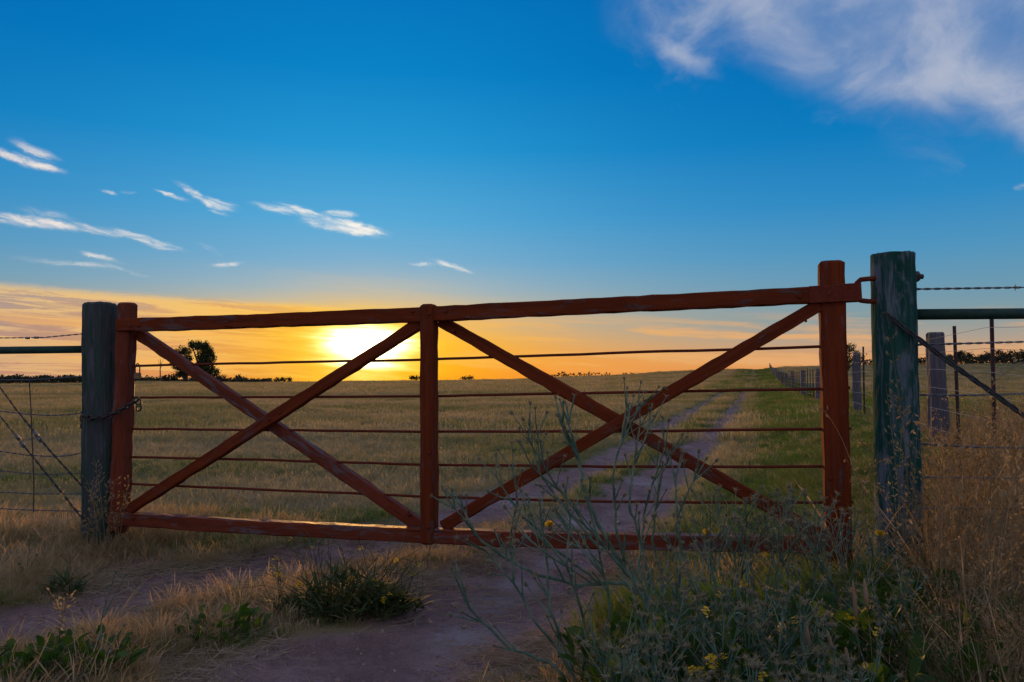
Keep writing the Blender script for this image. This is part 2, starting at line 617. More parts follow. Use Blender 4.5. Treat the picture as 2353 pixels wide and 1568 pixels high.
def bump(N, b, hsock, strength, dist):
    n = N.node('ShaderNodeBump')
    n.inputs['Strength'].default_value = strength
    n.inputs['Distance'].default_value = dist
    N.put(n.inputs['Height'], hsock)
    N.t.links.new(n.outputs[0], b.inputs['Normal'])


def attr(N, name):
    n = N.node('ShaderNodeAttribute')
    n.attribute_name = name
    return n


def earth_material():
    m, N, b, t = mat('earth', 0.95, 0.15)
    pos = N.node('ShaderNodeNewGeometry').outputs['Position']
    at = attr(N, 'cover')
    r, gr, pal = N.sep(at.outputs['Vector'])       # bare soil, green, pale dust
    n1, _ = N.noise(pos, 2.2, 6, 0.6)
    n2, _ = N.noise(pos, 14.0, 6, 0.65)
    n3, _ = N.noise(pos, 70.0, 4, 0.6)
    soil = N.mix(N.mr(n1, 0.3, 0.7), (0.215, 0.132, 0.125), (0.37, 0.245, 0.232))
    soil = N.mix(N.mr(n2, 0.35, 0.7, 0, 0.55), soil, (0.14, 0.088, 0.085))
    soil = N.mix(N.mr(n3, 0.30, 0.45, 0.45, 0), soil, (0.12, 0.074, 0.07))
    soil = N.mix(N.mr(n3, 0.55, 0.72, 0, 0.6), soil, (0.36, 0.29, 0.28))
    soil = N.mix(N.m('MULTIPLY', pal, N.mr(n2, 0.3, 0.6)), soil, (0.47, 0.44, 0.46))
    nf, _ = N.noise(pos, 0.07, 5, 0.6)
    nf2, _ = N.noise(pos, 3.5, 6, 0.7)
    straw = N.mix(N.mr(nf, 0.35, 0.65), (0.24, 0.19, 0.10), (0.13, 0.14, 0.055))
    straw = N.mix(N.mr(nf2, 0.4, 0.65, 0, 0.6), straw, (0.33, 0.25, 0.15))
    green = N.mix(N.mr(nf2, 0.35, 0.65), (0.035, 0.060, 0.014), (0.075, 0.095, 0.025))
    veg = N.mix(gr, straw, green)
    col = N.mix(r, veg, soil)
    N.put(b.inputs['Base Color'], col)
    bump(N, b, N.m('ADD', n2, N.m('MULTIPLY', n3, 0.6)), 0.9, 0.05)
    return m


def painted_wood(name, paint, paint2, wood, wood2, wear, rough=0.75, spec=0.03, blotch=(5.0, 22.0, 22.0)):
    m, N, b, t = mat(name, rough, spec)
    g = attr(N, 'grain').outputs['Vector']
    gl = N.vm('MULTIPLY', g, (1.6, 26.0, 26.0))
    gp = N.vm('MULTIPLY', g, blotch)
    gf = N.vm('MULTIPLY', g, (8.0, 120.0, 120.0))
    n1, _ = N.noise(gl, 1.0, 6, 0.65)
    n2, _ = N.noise(gp, 1.0, 7, 0.68, 0.6)
    n3, _ = N.noise(gf, 1.0, 4, 0.6)
    n4, _ = N.noise(N.vm('MULTIPLY', g, (1.1, 2.0, 2.0)), 1.0, 3, 0.5)
    pc = N.mix(N.mr(n1, 0.35, 0.65), paint, paint2)
    pc = N.mix(N.mr(n3, 0.55, 0.8, 0, 0.35), pc, tuple(v * 0.45 for v in paint))
    wc = N.mix(N.mr(n1, 0.3, 0.7), wood, wood2)
    wc = N.mix(N.mr(n3, 0.5, 0.75, 0, 0.7), wc, tuple(v * 0.3 for v in wood))
    f = N.m('ADD', N.m('MULTIPLY', n2, 0.65), N.m('ADD', N.m('MULTIPLY', n1, 0.2), N.m('MULTIPLY', n4, 0.25)))
    mask = N.mr(f, wear - 0.02, wear + 0.07)
    crack = N.mr(n1, 0.30, 0.37)
    wc2 = N.mix(mask, pc, wc)
    N.put(b.inputs['Base Color'], N.mix(crack, N.vm('MULTIPLY', wc2, (0.42, 0.42, 0.42)), wc2))
    bump(N, b, N.m('ADD', N.m('MULTIPLY', crack, 0.6), N.m('ADD', N.m('MULTIPLY', n3, 0.35), N.m('MULTIPLY', mask, -0.35))), 0.7, 0.006)
    return m


def simple(name, c1, c2, scale=20.0, rough=0.7, metal=0.0, spec=0.3):
    m, N, b, t = mat(name, rough, spec)
    pos = N.node('ShaderNodeTexCoord').outputs['Object']
    n1, _ = N.noise(pos, scale, 5, 0.65)
    N.put(b.inputs['Base Color'], N.mix(N.mr(n1, 0.35, 0.65), c1, c2))
    b.inputs['Metallic'].default_value = metal
    bump(N, b, n1, 0.4, 0.004)
    return m


def leafy(name, cols, trans=0.4, rough=0.7, patch=None, scale=0.35, tint=None, inst=True):
    """thin plant tissue: diffuse front, light let through from behind"""
    m, N, b, t = mat(name, rough, 0.2)
    oi = N.node('ShaderNodeObjectInfo').outputs['Random']
    pos = N.node('ShaderNodeNewGeometry').outputs['Position']
    n1, _ = N.noise(pos, scale, 4, 0.6)
    n2, _ = N.noise(pos, 9.0, 3, 0.6)
    f = N.m('ADD', N.m('MULTIPLY', oi, 0.55 if inst else 0.0), N.m('MULTIPLY', N.mr(n2, 0.3, 0.7), 0.45 if inst else 1.0))
    k = len(cols) - 1
    c = N.ramp(f, [(i / k, cc) for i, cc in enumerate(cols)])
    if patch is not None:
        c = N.mix(N.mr(n1, 0.42, 0.62, 0, 0.8), c, patch)
    N.put(b.inputs['Base Color'], c)
    tr = N.node('ShaderNodeBsdfTranslucent')
    N.put(tr.inputs[0], N.vm('MULTIPLY', c, tint or (1.25, 1.1, 0.7)))
    mx = N.node('ShaderNodeMixShader')
    mx.inputs[0].default_value = trans
    t.links.new(b.outputs[0], mx.inputs[1])
    t.links.new(tr.outputs[0], mx.inputs[2])
    t.links.new(mx.outputs[0], t.nodes['Material Output'].inputs[0])
    return m


M_EARTH = earth_material()
M_RED = painted_wood('red_oxide_timber', (0.172, 0.036, 0.013), (0.112, 0.025, 0.010), (0.15, 0.085, 0.08), (0.10, 0.06, 0.055), 0.605, 0.92)
M_REDWORN = painted_wood('worn_red_timber', (0.172, 0.035, 0.015), (0.115, 0.025, 0.011), (0.16, 0.105, 0.108), (0.11, 0.075, 0.078), 0.575, 0.62, 0.12)
M_REDSTEEL = simple('red_oxide_steel', (0.15, 0.029, 0.014), (0.105, 0.021, 0.011), 60, 0.75, 0.0, 0.12)
M_GREENPOST = painted_wood('flaking_green_timber', (0.013, 0.055, 0.046), (0.024, 0.085, 0.070), (0.15, 0.19, 0.225), (0.085, 0.115, 0.14), 0.55, 0.9, 0.03, (4.2, 11.0, 11.0))
M_GREYPOST = painted_wood('weathered_green_timber', (0.028, 0.058, 0.046), (0.045, 0.075, 0.058), (0.10, 0.105, 0.118), (0.05, 0.055, 0.062), 0.525, 0.9)
M_PIPE = simple('dark_green_pipe', (0.012, 0.040, 0.032), (0.020, 0.055, 0.044), 30, 0.6, 0.0, 0.2)
M_WIRE = simple('grey_wire', (0.14, 0.15, 0.17), (0.09, 0.09, 0.10), 60, 0.45, 0.5, 0.5)
M_DARKWIRE = simple('dull_wire', (0.060, 0.066, 0.070), (0.035, 0.038, 0.042), 60, 0.75, 0.0, 0.2)
M_FENCEWIRE = simple('bright_wire', (0.34, 0.32, 0.30), (0.26, 0.25, 0.24), 60, 0.4, 0.4, 0.5)
M_IRON = simple('dark_iron', (0.060, 0.048, 0.045), (0.035, 0.028, 0.026), 80, 0.55, 0.4, 0.5)
M_STEELPOST = simple('rusty_steel', (0.075, 0.035, 0.035), (0.045, 0.025, 0.028), 40, 0.6, 0.2, 0.4)
M_FPOST = painted_wood('grey_split_timber', (0.12, 0.112, 0.13), (0.085, 0.08, 0.092), (0.16, 0.15, 0.165), (0.10, 0.095, 0.105), 0.55)
M_BRASS = simple('worn_brass', (0.20, 0.15, 0.08), (0.11, 0.085, 0.05), 90, 0.4, 0.7, 0.5)
M_BARK = simple('bark', (0.075, 0.055, 0.042), (0.04, 0.03, 0.024), 6, 0.95)
M_DEADWOOD = simple('dead_wood', (0.16, 0.13, 0.12), (0.09, 0.07, 0.065), 6, 0.95)
M_TREE = leafy('tree_leaves', [(0.022, 0.032, 0.012), (0.045, 0.058, 0.02), (0.07, 0.08, 0.028)], 0.22, 0.7, None, 0.5, None, False)
M_SCRUB = leafy('scrub_leaves', [(0.020, 0.024, 0.014), (0.04, 0.042, 0.022), (0.06, 0.06, 0.03)], 0.15, 0.8, None, 0.3, None, False)
M_DRY = leafy('dry_grass', [(0.29, 0.235, 0.125), (0.39, 0.325, 0.19), (0.50, 0.425, 0.275)], 0.42, 0.75, (0.17, 0.195, 0.075), 0.14)
M_VERGE = leafy('verge_grass', [(0.35, 0.235, 0.125), (0.45, 0.33, 0.195), (0.55, 0.43, 0.28)], 0.40, 0.75, (0.28, 0.215, 0.10), 1.3)
M_TALL = leafy('tall_dry_grass', [(0.17, 0.125, 0.065), (0.30, 0.23, 0.13), (0.50, 0.41, 0.255)], 0.42, 0.7, None, 1.0)
M_GREEN = leafy('green_grass', [(0.050, 0.125, 0.015), (0.085, 0.180, 0.024), (0.145, 0.215, 0.046)], 0.42, 0.7, (0.13, 0.155, 0.042), 0.5)
M_STRAW = leafy('straw', [(0.30, 0.21, 0.13), (0.42, 0.33, 0.23)], 0.2, 0.8)
M_THISTLE = leafy('thistle_stem', [(0.055, 0.108, 0.072), (0.110, 0.182, 0.128), (0.20, 0.275, 0.205)], 0.12, 0.9, None, 6.0, None, False)
M_SPINE = leafy('thistle_spine', [(0.30, 0.26, 0.12), (0.42, 0.36, 0.19)], 0.4, 0.6, None, 6.0, None, False)
M_BUD = leafy('thistle_bud', [(0.11, 0.12, 0.085), (0.17, 0.16, 0.115)], 0.05, 0.8, None, 6.0, None, False)
M_YELLOW = leafy('yellow_petal', [(0.62, 0.42, 0.015), (0.75, 0.55, 0.03)], 0.4, 0.6, None, 6.0, (1.1, 1.0, 0.6), False)
M_DOCK = leafy('dock_leaf', [(0.022, 0.062, 0.015), (0.042, 0.095, 0.022), (0.075, 0.135, 0.028)], 0.45, 0.5, None, 3.0, (1.5, 1.4, 0.4))
M_MUSTARD = leafy('mustard_green', [(0.045, 0.070, 0.022), (0.07, 0.095, 0.032)], 0.3, 0.7, None, 3.0, None, False)
M_SPIKE = leafy('seed_spike', [(0.30, 0.20, 0.12), (0.40, 0.29, 0.19)], 0.3, 0.8)

# ------------------------------------------------------------------ ground and track
def fx_(y): return 2.0 + 0.325 * y


def build_ground():
    s_in = np.arange(-4.2, 4.2001, 0.042)
    grow = 4.2 + 0.06 * (np.cumprod(np.full(70, 1.085)) - 1) / 0.085
    s = np.concatenate([-grow[::-1], s_in, grow])
    ys = np.concatenate([np.arange(-6, 1.6, 0.4), np.arange(1.6, 9.0, 0.045), 9.0 * np.cumprod(np.full(190, 1.0222)), [800, 1200, 2000, 4000, 9000]])
    Y, S = np.meshgrid(ys, s, indexing='ij')
    xc = np.where(Y < 6, 0.0 + 0 * Y, 0)
    xc = xc + np.where(Y > 4, np.minimum((Y - 4) * 0.3, 999), 0) * sstep(Y, 4, 12)
    outer = np.sign(S) * np.maximum(np.abs(S) - 4.2, 0)
    inner = np.clip(S, -4.2, 4.2)
    X = xc + inner + outer * (1 + np.maximum(Y, 0) / 14.0)
    X = np.where(Y > 700, outer * (1 + Y / 14.0) + inner + xc[np.searchsorted(ys, 600), 0], X)
    Z = hgt(X, Y)
    d = track_d(X, Y)
    edge = (fbm(X * 9, Y * 9, 60) - 0.5) * 0.12 * np.clip(1.2 - Y / 40, 0, 1)
    bare = sstep(d + edge, 0.06, -0.05)
    # bare scuffed earth round the near verge
    scuff = sstep(fbm(X * 3, Y * 3, 77), 0.48, 0.60) * np.clip((6.2 - Y) / 1.5, 0, 1) * 0.7
    bare2 = np.maximum(bare, scuff)
    rx = road_x(Y)
    side = X - rx
    gfar = sstep(Y, 7, 14)
    green = sstep(fbm(X * .16, Y * .34, 5), 0.47, 0.60) * 0.5
    green = np.maximum(green, gfar * 0.9 * np.exp(-((side + 1.9) / 1.0) ** 2))
    green = np.maximum(green, gfar * 0.75 * np.exp(-(side / 0.5) ** 2))
    green = np.maximum(green, 0.85 * sstep(side, 0.9, 1.8) * sstep(Y, 3.7, 4.5) * sstep(side, 9.0, 5.0))
    green = np.maximum(green, .9 * sstep(X, .4, .8) * sstep(Y, 4.0, 3.4))
    green = np.maximum(green, .5 * sstep(X - fx_(Y), -.5, .5))
    green = np.clip(green, 0, 1)
    pale = np.zeros_like(X)
    for px, py, r in ((1060, 1440, .16), (1130, 1370, .13), (1190, 1330, .10), (1250, 1280, .10), (1010, 1440, .10), (1330, 1190, .2), (1480, 1100, .25), (1190, 1145, .2)):
        cx, cy = ground_pt(px, py)
        dd = np.hypot(X - cx, (Y - cy) * 0.75)
        pale = np.maximum(pale, np.exp(-(dd / r) ** 2))
    cover = np.stack([bare2, green, pale * 0.55], -1).reshape(-1, 3)
    V = np.stack([X, Y, Z], -1).reshape(-1, 3)
    ny, nx = X.shape
    idx = np.arange(ny * nx).reshape(ny, nx)
    quads = np.stack([idx[:-1, :-1], idx[:-1, 1:], idx[1:, 1:], idx[1:, :-1]], -1).reshape(-1, 4)
    b4 = bare.reshape(-1)[quads].mean(1)
    yq = Y.reshape(-1)[quads].mean(1)
    isr = (b4 > 0.5) & (yq < 205) & (yq > 1.0)
    for name, sel, lab in (('ground', ~isr, 'dry grass paddock rising to a low crest at the horizon'),
                           ('dirt_track', isr, 'two bare wheel ruts of reddish earth running through the gate to the crest')):
        q = quads[sel]
        used, inv = np.unique(q, return_inverse=True)
        inv = inv.reshape(-1, 4)
        me = bpy.data.meshes.new(name)
        me.vertices.add(len(used)); me.loops.add(inv.size); me.polygons.add(len(inv))
        me.vertices.foreach_set('co', V[used].astype(np.float32).ravel())
        me.loops.foreach_set('vertex_index', inv.astype(np.int32).ravel())
        me.polygons.foreach_set('loop_start', np.arange(0, inv.size, 4, dtype=np.int32))
        me.polygons.foreach_set('use_smooth', np.ones(len(inv), bool))
        at = me.attributes.new('cover', 'FLOAT_VECTOR', 'POINT')
        at.data.foreach_set('vector', cover[used].astype(np.float32).ravel())
        me.materials.append(M_EARTH)
        me.update(); me.validate()
        o = bpy.data.objects.new(name, me)
        C.objects.link(o)
        tag(o, lab, 'ground' if name == 'ground' else 'track', kind='structure')


build_ground()

# ------------------------------------------------------------------ far trees
def leaf_faces(mb, centers, size, rg, flat=0.0):
    n = len(centers)
    a = rg.normal(size=(n, 3)); a /= np.linalg.norm(a, axis=1)[:, None]
    b = rg.normal(size=(n, 3)); b -= a * (a * b).sum(1)[:, None]; b /= np.linalg.norm(b, axis=1)[:, None]
    s = size * rg.uniform(0.6, 1.4, (n, 1))
    V = np.stack([centers - a * s, centers + b * s * .55, centers + a * s, centers - b * s * .55], 1).reshape(-1, 3)
    F = np.arange(4 * n).reshape(-1, 4)
    mb.add(V, F.tolist())


def crown_points(lobes, n, rg, clump=0.35):
    """points in leaf clumps spread over lobes (cx,cy,cz,rx,ry,rz)"""
    L = np.array(lobes)
    vol = L[:, 3] * L[:, 5]
    pick = rg.choice(len(L), size=max(8, n // 18), p=vol / vol.sum())
    d = rg.normal(size=(len(pick), 3)); d /= np.linalg.norm(d, axis=1)[:, None]
    r = rg.uniform(0.45, 1.0, (len(pick), 1)) ** 0.6
    cc = L[pick, :3] + d * r * L[pick, 3:]
    k = rg.integers(0, len(cc), n)
    return cc[k] + rg.normal(size=(n, 3)) * clump * rg.uniform(.5, 1.2, (n, 1))


def lobe_px(lst, dist, depth=0.8):
    out = []
    for (px, py, rx, ry) in lst:
        d = ray(px, py)
        out.append((d.x * dist, dist, EYE + d.z * dist, rx / FPX * dist, rx / FPX * dist * depth, ry / FPX * dist))
    return out


def tree(name, px, dist, lobes, label, cat='tree', group=None, n=2200, leaf=0.22, clump=0.4, trunk=0.35, mat_l=None, seed=1):
    rg = np.random.default_rng(seed)
    d = ray(px, HOR)
    x = d.x * dist
    z = h1(x, dist) - 0.1
    root = empty(name, (x, dist, z), label, cat, group)
    L = lobe_px(lobes, dist)
    mb = MB()
    leaf_faces(mb, crown_points(L, n, rg, clump), leaf, rg)
    mb.obj('crown', mat_l or M_TREE, root)
    tb = MB()
    top = max(L, key=lambda l: l[2])
    base = Vector((x, dist, z))
    for l in L:
        tip = Vector(l[:3])
        mid = base.lerp(tip, 0.5); mid.x = base.x + (tip.x - base.x) * 0.3
        tube(tb, [base, base.lerp(mid, .5), mid, tip], [trunk, trunk * .75, trunk * .5, trunk * .12], 6)
    tb.obj('trunk', M_BARK, root, True)
    return root


tree('paddock_tree', 463, 184, [(452, 796, 13, 9), (466, 795, 13, 10), (477, 806, 11, 11), (483, 824, 11, 15), (466, 822, 12, 16), (458, 846, 10, 14), (478, 845, 12, 13), (492, 855, 10, 10), (462, 864, 13, 8), (440, 793, 6, 6), (484, 866, 12, 6)],
     'tall dark ragged tree, the bigger of the close pair in the left paddock', 'tree', None, 9000, .19, .36, .55, None, 3)
tree('paddock_tree', 428, 186, [(414, 806, 13, 9), (426, 808, 12, 10), (403, 815, 8, 7), (398, 832, 6, 6), (433, 824, 9, 10), (408, 822, 7, 7), (420, 830, 9, 9), (405, 843, 7, 6), (424, 852, 11, 12), (436, 848, 8, 14), (412, 860, 8, 7)],
     'smaller rounded tree touching the left side of the tall dark paddock tree', 'tree', None, 5200, .18, .32, .35, None, 4)
tree('distant_tree', 1944, 150, [(1944, 806, 14, 12), (1956, 802, 11, 10), (1964, 818, 13, 12), (1946, 830, 16, 10), (1976, 828, 9, 8), (1930, 820, 14, 14)],
     'leafy tree half hidden behind the red hinge stile on the right', 'tree', None, 1900, .17, .33, .3, M_TREE, 9)
for k, (px, lobes, lab) in enumerate((
        (394, [(382, 869, 10, 5), (397, 867, 12, 6), (408, 870, 9, 5)], 'low bush at the foot of the paddock trees on their left'),
        (345, [(335, 870, 12, 4), (352, 871, 10, 4), (366, 872, 9, 3)], 'flat scrubby bush between the gate stile and the dead tree'),
        (508, [(500, 871, 8, 6), (514, 869, 8, 6), (524, 873, 9, 4)], 'round bush just right of the paddock trees'),
        (553, [(548, 869, 7, 5), (556, 871, 8, 5)], 'small open-topped bush second right of the paddock trees'),
        (575, [(568, 873, 7, 3), (584, 874, 12, 3)], 'flat low scrub third right of the paddock trees'),
        (628, [(620, 875, 9, 2.6), (636, 874, 9, 3)], 'tiny scrub clump under the crossing of the left gate braces horizon'),
        (655, [(650, 873, 7, 3.5), (664, 873, 6, 3)], 'small horizon bush left of the setting sun'),
        (952, [(946, 868, 5, 4), (956, 869, 7, 4)], 'little horizon tree clump touching the left edge of the middle stile'),
        (1075, [(1066, 870, 6, 2.5), (1080, 869, 9, 2.6)], 'tiny bush clump on the horizon right of the middle stile'))):
    tree('horizon_bush', px, 200 + 6 * k, lobes, lab, 'bush', 'bushes along the paddock horizon', 500, .2, .3, .08, M_SCRUB, 20 + k)

for k, (xs, dist, lab) in enumerate(((((1985, 2045, 825, 9), (2045, 2080, 822, 8)), 240, ''),)):
    pass
for k, (px, lobes, dist, lab) in enumerate((
        (2060, [(2050, 824, 14, 8), (2066, 822, 12, 8)], 230, 'dark round tree on the right horizon seen just right of the grey fence post'),
        (2170, [(2160, 822, 16, 7), (2178, 824, 14, 7)], 235, 'low spreading tree on the right horizon left of the first steel picket'),
        (2215, [(2206, 818, 10, 9), (2222, 822, 14, 9)], 228, 'twin-topped tree on the right horizon between the two steel pickets'),
        (2262, [(2256, 823, 12, 8), (2272, 822, 10, 8)], 236, 'small tree on the right horizon behind the second steel picket'),
        (2300, [(2294, 818, 13, 12), (2312, 824, 14, 10)], 225, 'taller tree on the right horizon right of the second steel picket'),
        (2345, [(2335, 822, 20, 15), (2356, 818, 20, 15)], 215, 'largest dark tree of the right horizon, at the picture edge'))):
    tree('distant_tree', px, dist, lobes, lab, 'tree', 'dark trees along the right horizon', 900, .28, .4, .12, M_SCRUB, 50 + k)


def woodland(name, spans, label, seed, leaf=.35, dens=30, mt=None):
    rg = np.random.default_rng(seed)
    mb = MB()
    pts = []
    for (x0, x1, ytop, ybot, dist) in spans:
        nx = int((x1 - x0) / 3.0)
        for i in range(nx):
            px = x0 + (i + rg.uniform(0, 1)) * 3.0
            top = ytop + rg.uniform(-2.2, 3.2) + 1.8 * math.sin(px * .11) + 1.2 * math.sin(px * .31)
            dd = dist + rg.uniform(0, 14)
            d = ray(px, HOR)
            ztop = EYE + ray(px, top).z * dd
            zb = min(EYE + ray(px, ybot).z * dd, h1(d.x * dd, dd)) - .2
            n = dens
            hh = rg.uniform(0, 1, n) ** .7
            spread = np.sqrt(np.maximum(0, 1 - hh ** 2)) * 1.1 + .25
            pts.append(np.stack([d.x * dd + rg.normal(size=n) * .7 * spread, dd + rg.normal(size=n) * 1.2, zb + (ztop - zb) * hh], 1))
    leaf_faces(mb, np.concatenate(pts), leaf, rg)
    o = mb.obj(name, mt or M_SCRUB)
    return tag(o, label, 'woodland', kind='stuff')


woodland('distant_woodland', [(-260, 300, 865, 886, 194), (300, 620, 871.5, 882, 200)], 'long low dark belt of far scrub left of the gate', 5, .30, 80)
woodland('distant_woodland', [(1258, 1400, 858, 868, 330), (1430, 1470, 857, 868, 330)], 'thin dark line of far trees on the horizon beyond the right half of the gate', 6, .5, 26)
woodland('distant_woodland', [(1985, 2120, 826, 842, 215), (2120, 2700, 818, 842, 215)], 'dark belt of far scrub under the trees of the right horizon', 7, .32, 70)
woodland('distant_woodland', [(520, 720, 875, 880, 215)], 'very thin far scrub line left of the setting sun', 8, .22, 12)

# dead ringbarked tree
def dead_tree():
    d = ray(369, HOR); dist = 182
    base = Vector((d.x * dist, dist, h1(d.x * dist, dist) - .1))
    root = empty('dead_tree', base, 'bare thin dead tree standing left of the paddock trees', 'tree')
    def P(px, py): 
        q = ray(px, py); return Vector((q.x * dist, dist, EYE + q.z * dist))
    mb = MB(); tube(mb, [base, P(368, 850), P(369, 835), P(368, 824)], [.16, .12, .09, .03], 6); mb.obj('trunk', M_DEADWOOD, root)
    for a in (((369, 838), (374, 832), (375, 824)), ((368, 840), (365, 834), (364, 826)), ((369, 846), (372, 842), (373, 838))):
        mb = MB(); tube(mb, [P(*q) for q in a], [.06, .04, .02], 5); mb.obj('branch', M_DEADWOOD, root)
dead_tree()

# ------------------------------------------------------------------ gate
PL, PR = Vector((-2.44, 4.90, 0)), Vector((1.596, 3.85, 0))
GU = (PR - PL).normalized()                      # along the gate, left to right
GN = Vector((GU.y, -GU.x, 0))                    # out of the gate towards the camera
if GN.y > 0: GN = -GN


def gp(px, py, off=0.0):
    d = ray(px, py)
    o = Vector((0, 0, EYE))
    t = (PL + GN * off - o).dot(GN) / d.dot(GN)
    return o + d * t


def build_gate():
    g = empty('field_gate', gp(985, 1245) * 1.0, 'red oxide timber field gate with crossed braces and five steel rods', 'gate')

    def part(name, mt, fn, smooth=False):
        mb = MB(); fn(mb); return mb.obj(name, mt, g, smooth)
    def nutp(par, fn):
        mb = MB(); fn(mb); return mb.obj('nut', M_REDSTEEL, par)
    Z = Vector((0, 0, 1))

    def stile(pa, pb, w, d, off, mt):
        a, b = gp(*pa, off), gp(*pb, off)
        return part('stile', mt, lambda mb: beam(mb, [a, b], w, d, GN, .010, .0012, .08, random.uniform(0, 5), .012))
    stile((293, 696), (274, 1223), .098, .092, 0.0, M_REDWORN)
    mid = stile((986, 700), (987, 1249), .078, .105, .030, M_RED)
    stile((1909, 601), (1928, 1320), .118, .100, 0.0, M_RED)
    top = [gp(274, 748, .032), gp(480, 742, .032), gp(970, 724, .032), gp(1440, 700, .032), gp(1944, 675, .032)]
    part('rail', M_RED, lambda mb: beam(mb, top, .083, .070, GN, .006, .0014, .07, 1.3))
    bot = [gp(255, 1190, .032), gp(588, 1211, .032), gp(940, 1228, .032), gp(1176, 1237.5, .032), gp(1500, 1245, .032), gp(1945, 1252, .032)]
    part('rail', M_REDWORN, lambda mb: beam(mb, bot, .080, .072, GN, .006, .0014, .07, 4.1))
    for (pa, pb, off, w, d, mt) in (((968, 742), (296, 1172), .022, .066, .056, M_RED), ((318, 766), (972, 1212), -.040, .070, .056, M_REDWORN),
                                    ((1012, 738), (1912, 1246), -.040, .068, .056, M_RED), ((1018, 1210), (1884, 700), .022, .066, .056, M_RED)):
        part('brace', mt, lambda mb: beam(mb, [gp(*pa, off), gp(*pb, off)], w, d, GN, .006, .0014, .06, random.uniform(0, 9), .010))
    for pts in (((306, 841), (600, 834), (968, 827), (1400, 812), (1948, 795)), ((300, 914), (968, 911), (1440, 902), (1953, 892)),
                ((296, 986), (968, 992), (1400, 992), (1956, 985)), ((292, 1050), (640, 1058), (968, 1068), (1400, 1073), (1958, 1073)),
                ((290, 1112), (640, 1127), (968, 1141), (1300, 1151), (1650, 1156), (1961, 1154))):
        P = [gp(a, b, -.028) for a, b in pts]
        RP = [p + Vector((0, random.gauss(0, .0008), random.gauss(0, .0010))) for p in resample(P, .16)]
        rod = part('rod', M_REDSTEEL, lambda mb: tube(mb, resample(RP, .05), .0075, 8), True)
        q = P[-1]
        nutp(rod, lambda mb: disc_bolt(mb, q - GU * .030, GU, .017, .016, 6, False))
    for (px, py, off) in ((300, 749, .0675), (318, 749, .0675), (272, 1192, .0685), (306, 1192, .0685), (986, 722, .083), (986, 1212, .083),
                          (1906, 677, .0675), (1838, 682, .0675), (643, 949, .05), (1436, 955, .05), (1420, 975, .05), (620, 965, .05),
                          (986, 1040, .083), (1908, 1100, .05), (948, 716, .0675), (1024, 716, .0675)):
        c = gp(px, py, off)
        part('bolt', M_REDSTEEL, lambda mb: disc_bolt(mb, c - GN * .002, GN, .011, .009, 8, True), True)
    for pa, dirv in (((930, 762), -Z), ((1040, 758), -Z), ((1850, 728), -Z), ((938, 1186), Z), ((1050, 1190), Z)):
        c = gp(*pa, .0)
        part('bolt', M_REDSTEEL, lambda mb: (disc_bolt(mb, c, (dirv + GU * .4), .013, .016, 6, False), disc_bolt(mb, c + dirv * .014, (dirv + GU * .4), .006, .014, 6, False)))
    # steel hinge strap wrapped over the top rail end
    s0, s1 = gp(1858, 679.5, .032), gp(1977, 672.5, .032)
    part('hinge_strap', M_REDSTEEL, lambda mb: beam(mb, [s0, s1], .088, .080, GN, .003, .0004, .06, 0, .002))
    return g


GATE = build_gate()

# ------------------------------------------------------------------ gate posts
def round_post(mb, a, b, r0, r1, sides=26, rough=.004, top_bev=.012, seed=0, square=0.0, flat_top=True, rings=26, tilt=0.0):
    """weathered timber post, ridged along the grain"""
    rg = np.random.default_rng(seed)
    a, b = Vector(a), Vector(b)
    t = (b - a).normalized()
    u = t.orthogonal().normalized(); w = t.cross(u)
    ridge = rg.normal(size=sides) * rough
    V, G, F = [], [], []
    L = (b - a).length
    hs = [k / rings for k in range(rings)] + [1 - top_bev / L, 1.0]
    hs = sorted(set(hs))
    ph = rg.uniform(0, 6, 4)
    for k, f in enumerate(hs):
        r = r0 + (r1 - r0) * f
        if f == 1.0: r -= top_bev * .8
        for j in range(sides):
            ang = 2 * math.pi * j / sides
            rr = r * (1 + square * (abs(math.cos(2 * ang)) - .5) * .12) + ridge[j] * (1 + .5 * math.sin(f * 7 + ph[j % 4]))
            rr += rough * .6 * math.sin(f * L * 9 + ang * 2 + ph[0]) + rough * .4 * rg.normal()
            p = a.lerp(b, f) + (u * math.cos(ang) + w * math.sin(ang)) * rr
            if f == 1.0: p = p + t * (tilt * math.cos(ang) + .002 * rg.normal())
            V.append(p); G.append((f * L + seed, ang * r0, r0 * math.sin(ang * 2)))
    for k in range(len(hs) - 1):
        for j in range(sides):
            p, q = k * sides + j, k * sides + (j + 1) % sides
            F.append((p, q, q + sides, p + sides))
    m = (len(hs) - 1) * sides
    V.append(b + t * .003); G.append((L, 0, 0))
    for j in range(sides): F.append((m + j, m + (j + 1) % sides, len(V) - 1))
    mb.add(V, F, G)


def at_depth(px, py, y):
    d = ray(px, py)
    return Vector((d.x * y, y, EYE + d.z * y))


LPY = 4.97
def left_post():
    a, b = at_depth(234, 1330, LPY), at_depth(228, 697, LPY)
    a.z = h1(a.x, a.y) - .25
    root = empty('gatepost', (a.x, a.y, h1(a.x, a.y)), 'weathered grey-green round gatepost left of the red gate with a chain round it', 'post')
    mb = MB(); round_post(mb, a, b, .112, .094, 28, .0035, .014, 2, 1.0)
    mb.obj('post_body', M_GREYPOST, root)
    for y in (770, 868, 1046, 1087, 1132, 1168):
        c = at_depth(259, y, LPY - .06)
        mb = MB(); tube(mb, [c + Vector((-.018, -.028, .004)), c + Vector((0, -.034, .006)), c + Vector((.012, -.012, .002))], .0022, 5)
        mb.obj('staple', M_IRON, root)
left_post()

